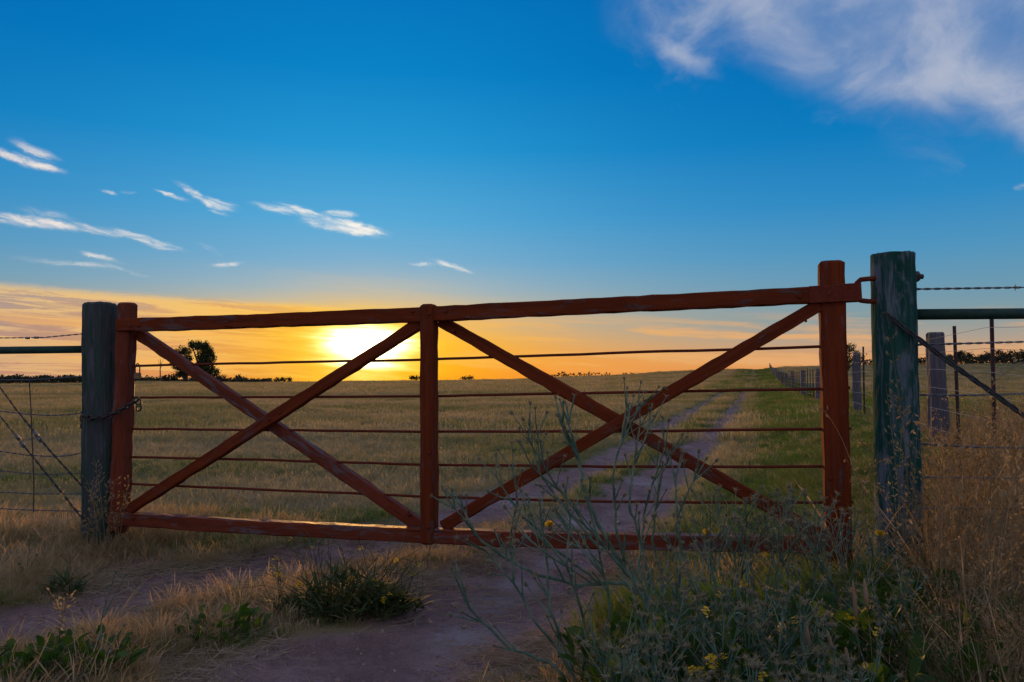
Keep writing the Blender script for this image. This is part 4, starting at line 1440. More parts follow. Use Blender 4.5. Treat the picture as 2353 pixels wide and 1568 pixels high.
# ---------------- near verge: short dry grass, straw litter, tall oats
def verge():
    V = []
    for k in range(4): V.append(tuft('a%d' % k, M_VERGE, 64, .070, .055, .0018, .6, .9, .25, 300 + k, .0034))
    for k in range(3): V.append(tuft('b%d' % k, M_VERGE, 52, .060, .125, .0016, .55, .9, .5, 310 + k, .0036))
    cv = proto('verge_tufts', V)

    def dens(x, y):
        d = track_d(x, y)
        m = sstep(d, -.01, .16) * (.18 + .82 * sstep(fbm(x * 2.6, y * 2.6, 55), .40, .58))
        m = np.maximum(m, .62 * sstep(d, .02, .16) * sstep(x, .1, -.2) * sstep(y, 4.3, 3.9))
        m = m * (1 - .72 * sstep(x, .35, .75) * sstep(y, 4.0, 3.5))
        return m
    rg = np.random.default_rng(7)
    x, y = sample(24000, -4.6, 3.4, 1.9, 6.2, dens, 21, .8)
    k = (y < gate_y(x) + 1.2)
    x, y = x[k], y[k]
    tallz = (sstep(x, -1.9, -2.5) * sstep(y, 3.9, 4.4))                       # the long tussocks by the left fence
    pick = np.where(rg.uniform(0, 1, len(x)) < .16 + .5 * tallz, rg.integers(4, 7, len(x)), rg.integers(0, 4, len(x)))
    strip = sstep(x, .1, -.2) * sstep(y, 4.3, 3.9)
    s = rg.uniform(.45, 1.15, len(x)) * (.42 + .26 * strip + .75 * fbm(x * 1.7, y * 1.7, 66)) * (1 + .35 * tallz) * np.clip(.55 + 1.6 * track_d(x, y), .55, 1)
    scatter('verge_grass', 'short dry tufts on the verges and the strip between the ruts in the foreground', 'grass', cv,
            np.stack([x, y, hgt(x, y)], -1), pick, np.stack([s, s, s], -1), .10, 22)

    # straw litter lying on the earth
    L = []
    for k in range(3):
        rgk = np.random.default_rng(400 + k)
        mb = MB()
        for i in range(14):
            a = rgk.uniform(0, 6.28); c = Vector((rgk.normal() * .07, rgk.normal() * .07, .004 + rgk.uniform(0, .010)))
            l = rgk.uniform(.02, .09); bend = rgk.normal() * .3
            d0 = Vector((math.cos(a), math.sin(a), rgk.normal() * .12)); d1 = Vector((math.cos(a + bend), math.sin(a + bend), rgk.normal() * .12))
            tube(mb, [c - d0 * l, c, c + d1 * l], .0011, 3, False)
        L.append(bpy.data.objects.new('a%d' % k, mb.mesh('a%d' % k, M_STRAW, grain=False)))
    cl = proto('straws', L)
    def dl(x, y):
        d = track_d(x, y)
        return (.10 + .9 * np.exp(-((d - .05) / .13) ** 2)) * sstep(fbm(x * 2, y * 2, 81), .35, .6)
    x, y = sample(9000, -3.6, 3.2, 2.0, 6.0, dl, 31, .8)
    s = rg.uniform(.7, 1.3, len(x))
    scatter('straw_litter', 'loose straw and dead stalks lying along the edges of the ruts', 'straw', cl, np.stack([x, y, hgt(x, y)], -1), rg.integers(0, 3, len(x)), np.stack([s, s, s], -1), .05, 32)

    # small clods and pebbles on the bare earth
    K = []
    for k in range(3):
        rgk = np.random.default_rng(430 + k)
        mb = MB()
        V0 = []; F0 = [(0, 1, 2), (0, 2, 3), (0, 3, 4), (0, 4, 1), (5, 2, 1), (5, 3, 2), (5, 4, 3), (5, 1, 4)]
        V0 = [(0, 0, .8), (1, 0, 0), (0, 1, 0), (-1, 0, 0), (0, -1, 0), (0, 0, -.6)]
        mb.add([(np.array(v) + rgk.normal(size=3) * .22) * .008 for v in V0], F0)
        K.append(bpy.data.objects.new('a%d' % k, mb.mesh('a%d' % k, M_EARTHCLOD, grain=False)))
    ck = proto('clods', K)
    def dk(x, y): return sstep(track_d(x, y), .12, -.1) * sstep(fbm(x * 3.3, y * 3.3, 87), .40, .62)
    x, y = sample(16000, -3.4, 3.2, 2.0, 9.0, dk, 34, .8)
    s = .35 + rg.exponential(.6, len(x))
    scatter('earth_clods', 'small crumbs of dry earth scattered over the bare ruts', 'clods', ck, np.stack([x, y, hgt(x, y) + .001], -1), rg.integers(0, 3, len(x)), np.stack([s, s, s * .7], -1), .3, 35)

    # tall dry oats at the right
    T = [oat('a%d' % k, M_TALL, 7, .07, .82, 500 + k, .22) for k in range(4)] + [tuft('b%d' % k, M_TALL, 46, .09, .42, .0038, .35, .7, .12, 520 + k, .007) for k in range(3)]
    ct = proto('tall_tufts', T)
    def dt(x, y):
        edge = 1.64 + .25 * (fbm(x * 0 + 3.3, y * 1.4, 93) - .5) + .45 * sstep(y, 3.6, 3.9) + .5 * np.maximum(0, y - 3.9)
        edge = edge - .50 * sstep(y, 3.2, 2.4)
        near = sstep(x, edge - .10, edge + .35)
        far = sstep(x - fx(y), -.9, -.2) * (y > 4.4) * .8
        return np.clip(np.maximum(near * (y < 5.2), far), 0, 1)
    x, y = sample(2300, .9, 5.0, 1.7, 6.0, dt, 41, .72)
    x2, y2 = sample(1300, 3.0, 9.5, 5.6, 13.0, lambda a, b: .75 * sstep(a - fx(b), -.5, .4), 42, .75)
    nn = len(x)
    x = np.concatenate([x, x2]); y = np.concatenate([y, y2])
    pick = np.where(rg.uniform(0, 1, len(x)) < .42, rg.integers(0, 4, len(x)), rg.integers(4, 7, len(x)))
    s = rg.uniform(.6, 1.08, len(x)) * (.72 + .4 * fbm(x * 1.2, y * 1.2, 97))
    s[nn:] *= .85
    # lower towards the camera so that the post and pickets stay in view
    s[:nn] *= np.clip(.56 + .25 * (y[:nn] - 1.8), .5, 1.10)
    scatter('tall_grass', 'tall dry wild oats crowding round the hinge post on the right', 'grass', ct, np.stack([x, y, hgt(x, y)], -1), pick, np.stack([s, s, s], -1), .10, 43)


M_EARTHCLOD = simple('clod_earth', (0.22, 0.14, 0.11), (0.33, 0.22, 0.18), 90, 0.95)
verge()

# ------------------------------------------------------------------ single grass stalks and seed spikes that stand out
def stalk(name, pts, label, cat, group, seed, h_from=.62, n=16, sp=.024, r=.0018, kind='oat'):
    rg = np.random.default_rng(seed)
    pts = [Vector(p) for p in pts]
    # smooth
    P = []
    for t in np.linspace(0, 1, 14):
        q = [p.copy() for p in pts]
        while len(q) > 1: q = [a.lerp(b, t) for a, b in zip(q[:-1], q[1:])]
        P.append(q[0])
    root = empty(name, P[0], label, cat, group)
    mb = MB(); tube(mb, P, list(np.linspace(r, r * .4, 14)), 5); mb.obj('stem', M_TALL, root)
    mb = MB()
    if kind == 'oat':
        for t in np.sort(rg.uniform(h_from, 1.0, n)):
            f = t * 13; j = min(12, int(f)); q = P[j].lerp(P[j + 1], f - j)
            ang = rg.uniform(0, 6.28); ll = rg.uniform(.004, .032)
            tip = q + Vector((math.cos(ang) * ll, math.sin(ang) * ll, ll * rg.uniform(-.2, .9)))
            tube(mb, [q, tip], .0005, 3, False)
            ax = (P[j + 1] - P[j]).normalized()
            dn = (Vector((math.cos(ang) * .5, math.sin(ang) * .5, 0)) + ax * rg.uniform(.3, 1.0)).normalized()
            for qq in range(2):
                s = dn.orthogonal().normalized(); s = dn.cross(s) if qq else s
                l = sp * rg.uniform(.8, 1.2); w = l * .17
                mb.add([tip, tip + dn * l * .45 + s * w, tip + dn * l, tip + dn * l * .45 - s * w], [(0, 1, 2, 3)])
        mb.obj('seed_head', M_TALL, root)['kind'] = 'stuff'
    else:
        q0 = P[-1]; ax = (P[-1] - P[-2]).normalized()
        L = n
        K = [q0 + ax * (L * k / 8) for k in range(9)]
        tube(mb, K, [r * 1.2, sp * .7, sp, sp * 1.05, sp, sp * .95, sp * .8, sp * .55, sp * .12], 8)
        mb.obj('seed_spike', M_SPIKE, root, True)
    return root


def ST(base, *pp):
    """base pixel on the ground is given by depth; the other points by pixel and depth"""
    bx, by = base
    d = ray(bx, HOR)
    b = Vector((d.x * by, by, h1(d.x * by, by) - .01))
    return [b] + [at_depth(*p) for p in pp]


OG = 'single wild oat stalks standing clear of the grass'
stalk('oat_stalk', ST((2085, 3.45), (2095, 1100, 3.45), (2065, 900, 3.46), (2046, 775, 3.47)), 'tall pale oat stalk with a long head crossing the front of the hinge post', 'grass stalk', OG, 1, .45, 26)
stalk('oat_stalk', ST((2075, 3.5), (2070, 1150, 3.5), (2050, 1000, 3.5), (2035, 880, 3.52)), 'shorter oat stalk on the left of the tall one before the hinge post', 'grass stalk', OG, 2, .5, 20)
stalk('oat_stalk', ST((2110, 3.35), (2105, 1100, 3.4), (2085, 960, 3.4), (2050, 905, 3.45)), 'oat stalk with a head bent left over the painted post', 'grass stalk', OG, 3, .6, 16)
stalk('oat_stalk', ST((2090, 3.0), (2145, 1180, 3.1), (2200, 950, 3.1), (2290, 850, 3.1), (2350, 835, 3.1)), 'long backlit oat stalk arching up to the right over the brace wire', 'grass stalk', OG, 4, .72, 22)
stalk('oat_stalk', ST((2205, 2.9), (2240, 1250, 2.9), (2290, 1120, 2.9), (2400, 1060, 2.95)), 'arching oat stalk low at the right edge, head nodding out of frame', 'grass stalk', OG, 5, .65, 18)
stalk('oat_stalk', ST((1960, 3.2), (1960, 1180, 3.3), (1975, 1075, 3.35), (2030, 1058, 3.35)), 'thin oat stalk nodding right in the gap between gate and hinge post', 'grass stalk', OG, 6, .7, 10)
stalk('oat_stalk', ST((2000, 3.45), (1985, 1080, 3.6), (1935, 970, 3.6), (1855, 905, 3.65)), 'oat stalk leaning left across the hinge stile', 'grass stalk', OG, 7, .75, 12)
stalk('oat_stalk', ST((2055, 3.4), (2060, 1150, 3.4), (2068, 1020, 3.42), (2078, 925, 3.44)), 'fine upright oat stalk in the middle of the hinge post', 'grass stalk', OG, 8, .45, 16)
stalk('oat_stalk', ST((2250, 2.6), (2300, 1200, 2.6), (2340, 1050, 2.6), (2360, 960, 2.6)), 'upright oat stalk at the far right below the brace wire', 'grass stalk', OG, 9, .6, 18)
for k in range(16):
    rg = np.random.default_rng(1500 + k)
    dep = rg.uniform(2.5, 3.3); px = rg.uniform(2130, 2360)
    ty = rg.uniform(930, 1130); lean = rg.uniform(-60, 70)
    stalk('oat_stalk', ST((px, dep), (px + lean * .15, ty + 230, dep), (px + lean * .5, ty + 60, dep), (px + lean * 1.3, ty, dep)), 'one of the tall straw coloured oat stalks rising at the right edge',
          'grass stalk', 'straw coloured oat stalks at the right edge', 1600 + k, .55, 20)
SG = 'brown seed spikes at the lower right'
for k, (px, dep, tpx, tpy, L, lab) in enumerate((
        (1960, 2.45, 1968, 1425, .125, 'longest brown seed spike, left of the tight pair above the lower right weeds'),
        (1992, 2.45, 1993, 1395, .090, 'brown seed spike on the right of the tight pair, its tip highest'),
        (1870, 2.35, 1860, 1485, .075, 'short fat brown seed spike leaning left below the thistles'),
        (1925, 2.35, 1912, 1500, .070, 'thin brown seed spike right of the short fat one'),
        (1950, 2.3, 1950, 1530, .055, 'small low brown seed spike under the tight pair'),
        (2265, 2.4, 2272, 1450, .05, 'lone pale seed spike at the far right edge'))):
    a, b = ST((px, dep), (tpx, tpy, dep))
    stalk('seed_stalk', [a, a.lerp(b, .5) + Vector((.01, 0, 0)), b], lab, 'grass stalk', SG, 60 + k, 0, L, .0068, .0022, 'spike')
LG = 'seed stalks at the foot of the left gatepost'
for k, (px, dep, a, b, lab) in enumerate((
        (255, 4.72, (235, 1130), (215, 1050), 'pale grass stalk leaning left across the foot of the left post'),
        (250, 4.7, (225, 1190), (205, 1120), 'bushy grass stalk low on the left side of the left post'),
        (262, 4.7, (255, 1200), (240, 1150), 'short grass stalk upright before the left post'),
        (275, 4.7, (270, 1210), (256, 1170), 'short bent grass stalk on the right foot of the left post'),
        (140, 3.0, (145, 1400), (160, 1365), 'pale oat stalk rising over the left rut by the broad leaves'),
        (165, 3.0, (165, 1420), (120, 1370), 'oat stalk bent left over the left rut'))):
    stalk('grass_stalk', ST((px, dep), (*a, dep), (*b, dep)), lab, 'grass stalk', LG if k < 4 else None, 80 + k, .5, 14, .02, .002)


for k in range(12):
    rg = np.random.default_rng(1200 + k)
    px = rg.uniform(180, 300); dep = rg.uniform(4.62, 4.80)
    lx = rg.uniform(-45, 40); ty = rg.uniform(1085, 1190)
    stalk('grass_stalk', ST((px, dep), (px + lx * .3, (1265 + ty) / 2, dep), (px + lx, ty, dep)), 'one of the dry seed stalks bunched round the foot of the left gatepost', 'grass stalk',
          'dry seed stalks bunched round the left gatepost', 1300 + k, .5, 22, .022, .0022)


# ------------------------------------------------------------------ star thistles
def head_mesh(name, seed, flower=False):
    rg = np.random.default_rng(seed)
    mb = MB()
    prof = [(0, .003), (.004, .0066), (.010, .0078), (.015, .0060), (.019, .0032)]
    V, F = [], []
    for z, r in prof:
        for k in range(8):
            a = 2 * math.pi * k / 8
            V.append((r * math.cos(a), r * math.sin(a), z))
    for i in range(4):
        for k in range(8):
            a, b = i * 8 + k, i * 8 + (k + 1) % 8
            F.append((a, b, b + 8, a + 8))
    F.append(tuple(32 + k for k in range(8)))
    mb.add(V, F)
    nb = len(F)
    for k in range(11):
        a = rg.uniform(0, 6.28); e = rg.uniform(-.1, 1.1); l = rg.uniform(.012, .024)
        d = Vector((math.cos(a) * math.cos(e), math.sin(a) * math.cos(e), math.sin(e)))
        p = Vector((d.x * .006, d.y * .006, .011 + d.z * .006))
        tube(mb, [p, p + d * l], [.0011, .0003], 3, False)
    ns = len(mb.f)
    if flower:
        for k in range(46):
            a = rg.uniform(0, 6.28); e = rg.uniform(.35, 1.5); l = rg.uniform(.012, .018)
            d = Vector((math.cos(a) * math.cos(e), math.sin(a) * math.cos(e), math.sin(e)))
            p = Vector((0, 0, .016)); s = d.orthogonal().normalized() * .0016
            mb.add([p - s, p + s, p + d * l + s * 1.5, p + d * l - s * 1.5], [(0, 1, 2, 3)])
    me = mb.mesh(name, None, False, grain=False)
    me.materials.append(M_BUD); me.materials.append(M_SPINE); me.materials.append(M_YELLOW)
    mi = [0] * nb + [1] * (ns - nb) + [2] * (len(mb.f) - ns)
    me.polygons.foreach_set('material_index', mi)
    return me


HEADS = [head_mesh('seed_head', 700 + k) for k in range(3)]
FLOWER = head_mesh('flower_head', 720, True)


class Thistle:
    def __init__(self, base, label, seed, group):
        self.rg = np.random.default_rng(seed)
        self.root = empty('star_thistle', base, label, 'thistle', group)
        self.heads = []
        self.leaf = MB()
        self.mb = None

    def leaves(self, P, r):
        rg = self.rg
        for i in range(len(P) - 1):
            for q in range(2):
                if rg.uniform() < .42:
                    p = P[i].lerp(P[i + 1], rg.uniform())
                    t = (P[i + 1] - P[i]).normalized()
                    o = t.orthogonal().normalized(); o = (Matrix.Rotation(rg.uniform(0, 6.28), 3, t) @ o)
                    l = rg.uniform(.010, .030) * (1.5 if r > .004 else 1.0); w = l * rg.uniform(.07, .13)
                    d = (t * rg.uniform(.5, 1.2) + o).normalized()
                    s = t.cross(o).normalized()
                    m = p + d * l * .5 + t * l * .04
                    tip = p + d * l - Vector((0, 0, l * rg.uniform(-.2, .35)))
                    self.leaf.add([p - s * w * .4, p + s * w * .4, m + s * w, tip, m - s * w], [(0, 1, 2, 4), (4, 2, 3)])

    def grow(self, p, d, length, r, level, up=.35, side=True):
        rg = self.rg
        n = max(3, int(length / .035))
        P = [p]
        dd = d.normalized()
        for k in range(n):
            dd = (dd + Vector((rg.normal() * .05, rg.normal() * .05, up * .10))).normalized()
            P.append(P[-1] + dd * length / n)
        self.finish(P, r, level, up)

    def finish(self, P, r, level, up=.35, spread=1.0):
        rg = self.rg
        r1 = max(.0013, r * .66)
        n = len(P) - 1
        tube(self.mb, P, [r + (r1 - r) * k / n for k in range(n + 1)], 5 if r > .003 else 4, False)
        self.leaves(P, r)
        dd = (P[-1] - P[-2]).normalized()
        L = sum((b - a).length for a, b in zip(P[:-1], P[1:]))
        if level <= 0:
            self.heads.append((P[-1], dd))
            return
        kids = 2 if rg.uniform() < .75 else 3
        for c in range(kids):
            o = Matrix.Rotation(rg.uniform(0, 6.28), 3, dd) @ dd.orthogonal().normalized()
            nd = (dd + o * rg.uniform(.25, .62) * spread).normalized()
            self.grow(P[-1], nd, min(.17, L * rg.uniform(.5, .85)), r1, level - 1, up)
        # side shoots along the stem
        ns = int(rg.integers(1, 4)) + (1 if L > .25 else 0)
        for c in range(ns):
            i = int(rg.integers(max(1, n // 4), n)); t = (P[i] - P[i - 1]).normalized()
            o = Matrix.Rotation(rg.uniform(0, 6.28), 3, t) @ t.orthogonal().normalized()
            self.grow(P[i], (t + o * rg.uniform(.5, .95)).normalized(), rg.uniform(.06, .15), r1 * .8, max(0, level - 2 - int(rg.integers(0, 2))), up)

    def stem(self, pts, r, level, up=.35, spread=1.0):
        self.mb = MB()
        P = resample(pts, .035)
        P = [q + Vector((self.rg.normal(), self.rg.normal(), self.rg.normal())) * .0025 for q in P]
        self.finish(P, r, level, up, spread)
        self.mb.obj('stem', M_THISTLE, self.root, True)

    def shoot(self, p, d, L, r, level, up=.35):
        self.mb = MB()
        self.grow(Vector(p), Vector(d), L, r, level, up)
        self.mb.obj('stem', M_THISTLE, self.root, True)

    def done(self, nflower=0, flower_at=()):
        o = self.leaf.obj('leaf', M_THISTLE, self.root)
        o['kind'] = 'stuff'
        rg = self.rg
        off = parent_world(self.root)
        order = rg.permutation(len(self.heads))[:290]
        for k, i in enumerate(order):
            p, d = self.heads[i]
            fl = k < nflower
            h = bpy.data.objects.new('flower_head' if fl else 'seed_head', FLOWER if fl else HEADS[int(rg.integers(0, 3))])
            C.objects.link(h)
            h.parent = self.root
            h.location = p - off
            h.rotation_euler = Vector(d).to_track_quat('Z', 'Y').to_euler()
            s = rg.uniform(.55, .95)
            if fl: s *= 1.15
            h.scale = (s, s, s)
        for (px, py, dep) in flower_at:
            h = bpy.data.objects.new('flower_head', FLOWER); C.objects.link(h); h.parent = self.root
            tip = at_depth(px, py + 12, dep)
            h.location = tip - off
            h.rotation_euler = (.2, -.1, 0)
            h.scale = (1.35, 1.35, 1.35)
            # stalk from the nearest stem end
            near = min((q for q, _ in self.heads), key=lambda q: (q - tip).length + max(0, q.z - tip.z) * 2)
            mb = MB(); tube(mb, resample([near, near.lerp(tip, .5) + Vector((0, 0, -.01)), tip], .04), .0016, 4); mb.obj('stem', M_THISTLE, self.root)


def gbase(px, dep):
    d = ray(px, HOR)
    x = d.x * dep
    return Vector((x, dep, h1(x, dep) - .01))


TG = 'star thistles crowding the right foreground'


def thistles():
    # the big sprawling one: bent main stem leaning left, tops before the right hand cross brace
    dep = 3.30
    b = gbase(1530, dep)
    T = Thistle(b, 'biggest star thistle, its bent grey stems fanning up left across the right braces', 801, TG)
    D = lambda px, py, o=0.0: at_depth(px, py, dep + o)
    T.stem([b, D(1490, 1385), D(1452, 1330), D(1418, 1285), D(1380, 1215), D(1345, 1140), D(1330, 1060)], .0115, 2, .5, .8)
    T.stem([D(1478, 1368), D(1430, 1340, .05), D(1330, 1345, .1), D(1230, 1320, .1), D(1150, 1275, .12), D(1095, 1235, .14)], .0085, 2, .45, .9)
    T.stem([D(1452, 1330), D(1400, 1270, -.05), D(1350, 1210, -.08), D(1290, 1130, -.1)], .0075, 2, .5)
    T.stem([D(1440, 1310), D(1415, 1210, .05), D(1408, 1100, .05), D(1425, 1020, .05)], .0070, 2, .6, .7)
    T.stem([D(1500, 1390), D(1480, 1270, -.1), D(1445, 1160, -.12), D(1455, 1070, -.1)], .0072, 2, .6, .8)
    T.stem([b, D(1520, 1330, .1), D(1500, 1240, .12), D(1510, 1160, .12)], .0075, 2, .6)
    T.stem([b, D(1560, 1340, -.1), D(1565, 1270, -.12), D(1555, 1190, -.1)], .0075, 2, .6)
    T.stem([D(1418, 1285), D(1360, 1240, .05), D(1290, 1160, .08), D(1240, 1090, .1)], .0065, 2, .5)
    T.stem([D(1380, 1340, .08), D(1310, 1290, .1), D(1235, 1235, .1), D(1190, 1170, .1)], .0065, 2, .5)
    T.stem([D(1470, 1360), D(1470, 1260, .08), D(1480, 1180, .1), D(1500, 1110, .1)], .0065, 2, .5)
    T.done(0, ((1264, 1208, 3.2), (1626, 1226, 3.15)))
    # low sprawling one in front of it
    dep2 = 2.78
    b = gbase(1330, dep2)
    T = Thistle(b, 'low star thistle spreading left over the bare earth in front of the biggest one', 802, TG)
    D2 = lambda px, py, o=0.0: at_depth(px, py, dep2 + o)
    T.stem([b, D2(1290, 1480), D2(1265, 1400), D2(1255, 1310)], .0066, 2, .5)
    T.stem([b, D2(1280, 1490, .1), D2(1230, 1430, .1), D2(1180, 1340, .1)], .0066, 2, .45)
    T.stem([b, D2(1350, 1460, -.05), D2(1330, 1380, -.08), D2(1300, 1300, -.1)], .0066, 2, .5)
    T.stem([b, D2(1390, 1480), D2(1400, 1400), D2(1390, 1320)], .0066, 2, .5)
    T.stem([b, D2(1260, 1520), D2(1170, 1490, .1), D2(1080, 1400, .1)], .0066, 1, .35)
    T.done(0)
    specs = [
        (1640, 3.15, .74, 7, 2, 'upright star thistle between the bent one and the right brace foot', ()),
        (1740, 3.25, .88, 6, 2, 'tall star thistle before the lower end of the right falling brace', ()),
        (1840, 3.2, .70, 7, 2, 'star thistle at the left of the hinge stile foot', ()),
        (1930, 3.15, .60, 7, 2, 'star thistle covering the foot of the hinge stile', ((2022, 1231, 2.95),)),
        (1530, 2.55, .54, 8, 2, 'grey star thistle in the lower middle right above the broad leaves', ()),
        (1660, 2.45, .54, 8, 2, 'dense star thistle in the right foreground above the yellow mustard flowers', ()),
        (1790, 2.40, .52, 8, 2, 'dense star thistle between two brown seed spikes in the right foreground', ()),
        (1450, 2.30, .40, 7, 2, 'star thistle low at the picture bottom right of the bare earth', ()),
        (1600, 2.10, .36, 7, 2, 'star thistle at the very bottom with long blue-grey side stems', ()),
        (1760, 2.05, .36, 7, 2, 'star thistle at the bottom edge left of the brown spikes', ()),
        (1900, 2.10, .36, 7, 2, 'star thistle at the bottom edge right of centre under the brown spikes', ()),
        (2040, 2.65, .45, 3, 2, 'thin star thistle rising among the oats below the hinge post', ()),
    ]
    for k, (px, dep, H, ns, lv, lab, fl) in enumerate(specs):
        b = gbase(px, dep)
        T = Thistle(b, lab, 810 + k, TG)
        rg = T.rg
        for s in range(ns):
            a = 2 * math.pi * s / ns + rg.uniform(-.5, .5); sp = rg.uniform(.15, .55)
            T.shoot(b + Vector((math.cos(a), math.sin(a), 0)) * .015, Vector((math.cos(a) * sp, math.sin(a) * sp, 1)), H * rg.uniform(.34, .50), rg.uniform(.0042, .0060), lv, .5)
        T.done(0, fl)


thistles()


# ------------------------------------------------------------------ broad-leaved weeds
def leaf_mesh(name, L, W, seed, cup=.15):
    rg = np.random.default_rng(seed)
    V, F = [], []
    prof = [.12, .55, .88, 1.0, .92, .66, .05]
    n = len(prof)
    for i, w in enumerate(prof):
        t = i / (n - 1)
        z = .25 * L * t - .28 * L * t * t
        for s in (-1, 0, 1):
            V.append((s * w * W / 2 * (1 + rg.normal() * .06), t * L, z + (abs(s) * cup * W * w) + rg.normal() * .0015))
    for i in range(n - 1):
        for s in range(2):
            a = i * 3 + s
            F.append((a, a + 1, a + 4, a + 3))
    mb = MB(); mb.add(V, F)
    me = mb.mesh(name, M_DOCK, True, grain=False)
    return me


DOCKS = [leaf_mesh('leaf', .085, .055, 900), leaf_mesh('leaf', .10, .058, 901), leaf_mesh('leaf', .07, .052, 902)]


def broadleaf(px, dep, r, n, size, label, seed, lift=.10):
    rg = np.random.default_rng(seed)
    b = gbase(px, dep)
    root = empty('broadleaf_weed', b, label, 'weed', 'broad-leaved green weeds')
    sm = MB()
    for k in range(n):
        a = rg.uniform(0, 6.28); rr = r * math.sqrt(rg.uniform()); x, y = b.x + math.cos(a) * rr * 1.3, b.y + math.sin(a) * rr * .8
        zz = h1(x, y)
        p = Vector((x, y, zz + rg.uniform(.015, lift)))
        o = bpy.data.objects.new('leaf', DOCKS[int(rg.integers(0, 3))])
        C.objects.link(o); o.parent = root
        o.location = p - b
        o.rotation_euler = (rg.uniform(.45, 1.5), rg.normal() * .35, a - math.pi / 2 + rg.normal() * .7)
        s = size * rg.uniform(.6, 1.15)
        o.scale = (s, s, s)
        tube(sm, [Vector((b.x + math.cos(a) * rr * .5, b.y + math.sin(a) * rr * .4, zz)), Vector((x, y, zz)).lerp(p, .7), p], .0016, 4)
    sm.obj('stem', M_MUSTARD, root)


broadleaf(160, 2.92, .22, 120, .62, 'broad-leaved green weed at the lower left corner beside the near strip', 910, .10)
broadleaf(520, 3.32, .15, 46, .60, 'small broad-leaved weed in the middle of the grass strip left of the mustard', 911, .09)
broadleaf(40, 2.80, .12, 18, .7, 'dark broad-leaved weed at the left picture edge', 916, .07)
broadleaf(1490, 2.75, .24, 85, 1.0, 'broad-leaved weed under the biggest thistle right of the bare earth', 912, .18)
broadleaf(1700, 2.65, .27, 90, 1.0, 'broad-leaved weed in the shade between the right thistles', 913, .20)
broadleaf(1990, 2.72, .22, 80, 1.0, 'broad-leaved weed beside the brown seed spikes', 914, .26)
broadleaf(2090, 3.05, .14, 26, 1.0, 'broad-leaved weed below the hinge post among the oats', 915, .22)
broadleaf(2270, 2.6, .12, 16, .9, 'broad-leaved weed low in the oats at the right edge', 917, .25)
for k, (px, dep, lab) in enumerate(((1580, 2.35, 'broad-leaved weed between the bottom thistle and the yellow mustard'), (1780, 2.5, 'broad-leaved weed half hidden left of the brown spikes'),
                                    (1880, 2.9, 'broad-leaved weed under the thistle at the hinge stile foot'), (1620, 2.95, 'broad-leaved weed in the dark right of the bent thistle stem'),
                                    (1850, 2.2, 'broad-leaved weed at the bottom edge beside the short brown spike'), (2060, 2.35, 'broad-leaved weed at the bottom right among fallen oats'))):
    broadleaf(px, dep, .25, 80, 1.0, lab, 930 + k, .20)
broadleaf(1400, 2.35, .18, 34, .9, 'dark broad-leaved weed at the bottom edge under the low thistle', 918, .10)


# ------------------------------------------------------------------ wild mustard
def mustard_flower_mesh():
    rg = np.random.default_rng(950)
    mb = MB()
    for k in range(7):
        c = Vector((rg.normal() * .006, rg.normal() * .006, rg.normal() * .006))
        for q in range(4):
            a = q * 1.57 + k
            d = Vector((math.cos(a), math.sin(a), .25)) * .0062; s = Vector((-math.sin(a), math.cos(a), 0)) * .0030
            mb.add([c, c + d * .6 + s, c + d * 1.1, c + d * .6 - s], [(0, 1, 2, 3)])
    return mb.mesh('flower', M_YELLOW, grain=False)


MFLOWER = mustard_flower_mesh()


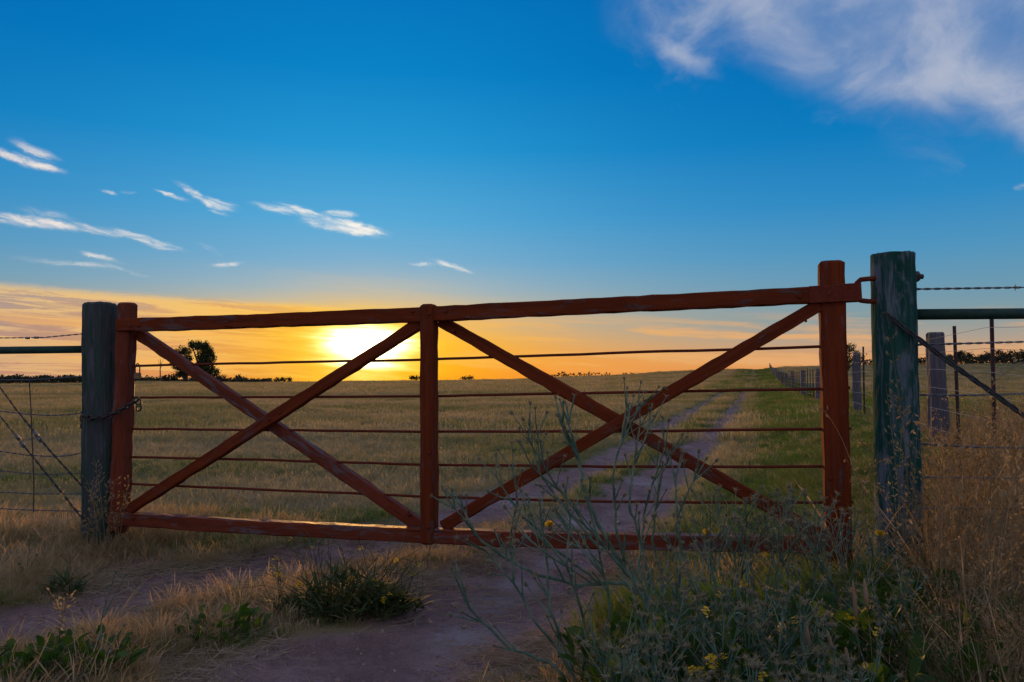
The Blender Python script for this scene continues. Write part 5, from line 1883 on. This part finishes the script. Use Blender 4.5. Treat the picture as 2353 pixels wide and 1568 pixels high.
def mustard(px, dep, r, h, nst, nleaf, label, seed, nfl=14, low=.35):
    rg = np.random.default_rng(seed)
    b = gbase(px, dep)
    root = empty('mustard_plant', b, label, 'weed', 'yellow flowered wild mustard')
    tips = []
    for k in range(nst):
        a = rg.uniform(0, 6.28); L = h * rg.uniform(.55, 1.1); sp = rg.uniform(.15, 1.15)
        d = Vector((math.cos(a) * sp * 1.25, math.sin(a) * sp * .6, 1)).normalized()
        mb = MB()
        def br(p, d, L, rad, lv):
            P = [p]
            for q in range(6):
                d = (d + Vector((rg.normal() * .13, rg.normal() * .13, rg.normal() * .08 - .02))).normalized()
                P.append(P[-1] + d * L / 6)
            tube(mb, P, list(np.linspace(rad, rad * .5, 7)), 4, False)
            tips.append(P[-1])
            if lv:
                for q in range(int(rg.integers(2, 5))):
                    i = int(rg.integers(2, 7)); o = Vector((rg.normal(), rg.normal(), rg.normal() * .6 + .3)).normalized()
                    br(P[i], (d + o * .9).normalized(), L * rg.uniform(.25, .55), rad * .6, lv - 1)
        br(b + Vector((math.cos(a), math.sin(a), 0)) * r * .3, d, L, .0022, 1)
        mb.obj('stem', M_MUSTARD, root)
    lm = MB()
    pts = []
    for k in range(nleaf):
        a = rg.uniform(0, 6.28); rr = r * math.sqrt(rg.uniform()); z = h * low * rg.uniform(.05, 1.0) * (1.15 - rr / r)
        pts.append((b.x + math.cos(a) * rr * 1.25, b.y + math.sin(a) * rr * .7, b.z + .01 + z))
    pts = np.array(pts)
    n = len(pts)
    ribbons(lm, pts, rg.uniform(0, 6.28, n), rg.uniform(.03, .07, n), rg.uniform(.3, 1.5, n), rg.uniform(.2, 1.0, n), rg.uniform(.008, .018, n), [.5, 1.0, .7, .1], rg)
    o = lm.obj('foliage', M_MUSTARD, root); o['kind'] = 'stuff'
    k = min(nfl, len(tips))
    for i in rg.permutation(len(tips))[:k]:
        f = bpy.data.objects.new('flower', MFLOWER); C.objects.link(f); f.parent = root
        f.location = tips[i] - b
        f.rotation_euler = tuple(rg.uniform(-.6, .6, 3))
        s = rg.uniform(.55, .95) * (1.0 if nfl > 9 else 1.5); f.scale = (s, s, s)
    return root


mustard(800, 3.66, .25, .37, 46, 1000, 'dark bushy mustard plant with yellow flowers on the strip under the gate', 960, 14, .55)
mustard(885, 3.70, .16, .20, 14, 260, 'lower mustard plant joined to the right of the bushy one', 961, 8, .5)
mustard(650, 3.75, .06, .22, 5, 20, 'thin mustard sprig left of the bushy mustard plant', 962, 9, .2)
mustard(1815, 2.45, .05, .46, 3, 20, 'mustard with a yellow flower cluster standing tallest in the right weeds', 963, 6, .3)
mustard(1640, 2.35, .06, .33, 4, 20, 'mustard flowering low in the bottom thistles left of the brown spikes', 964, 8, .3)
mustard(1860, 2.25, .07, .28, 5, 24, 'mustard flowering near the bottom edge between the brown spikes', 965, 9, .3)
mustard(2030, 2.35, .06, .30, 4, 20, 'mustard flowering low right of the brown spikes', 966, 7, .3)
mustard(165, 3.95, .07, .16, 6, 60, 'dark green weed in the dry grass before the left gatepost', 967, 0, .6)


# ------------------------------------------------------------------ bare-stemmed thistle sprig at the lower left
def sprig(px, dep, H, label, seed):
    b = gbase(px, dep)
    T = Thistle(b, label, seed, None)
    T.shoot(b, (0.03, 0, 1), H, .0026, 1, .2)
    T.shoot(b + Vector((0, 0, H * .2)), (.6, 0, 1), H * .8, .0020, 0, .2)
    T.shoot(b + Vector((0, 0, H * .3)), (-.5, .1, 1), H * .6, .0018, 0, .2)
    T.done(0)


sprig(243, 2.9, .22, 'lone forked thistle sprig standing over the left rut', 980)
sprig(72, 4.2, .16, 'thin green sprig in the dry tussocks under the left fence', 981)
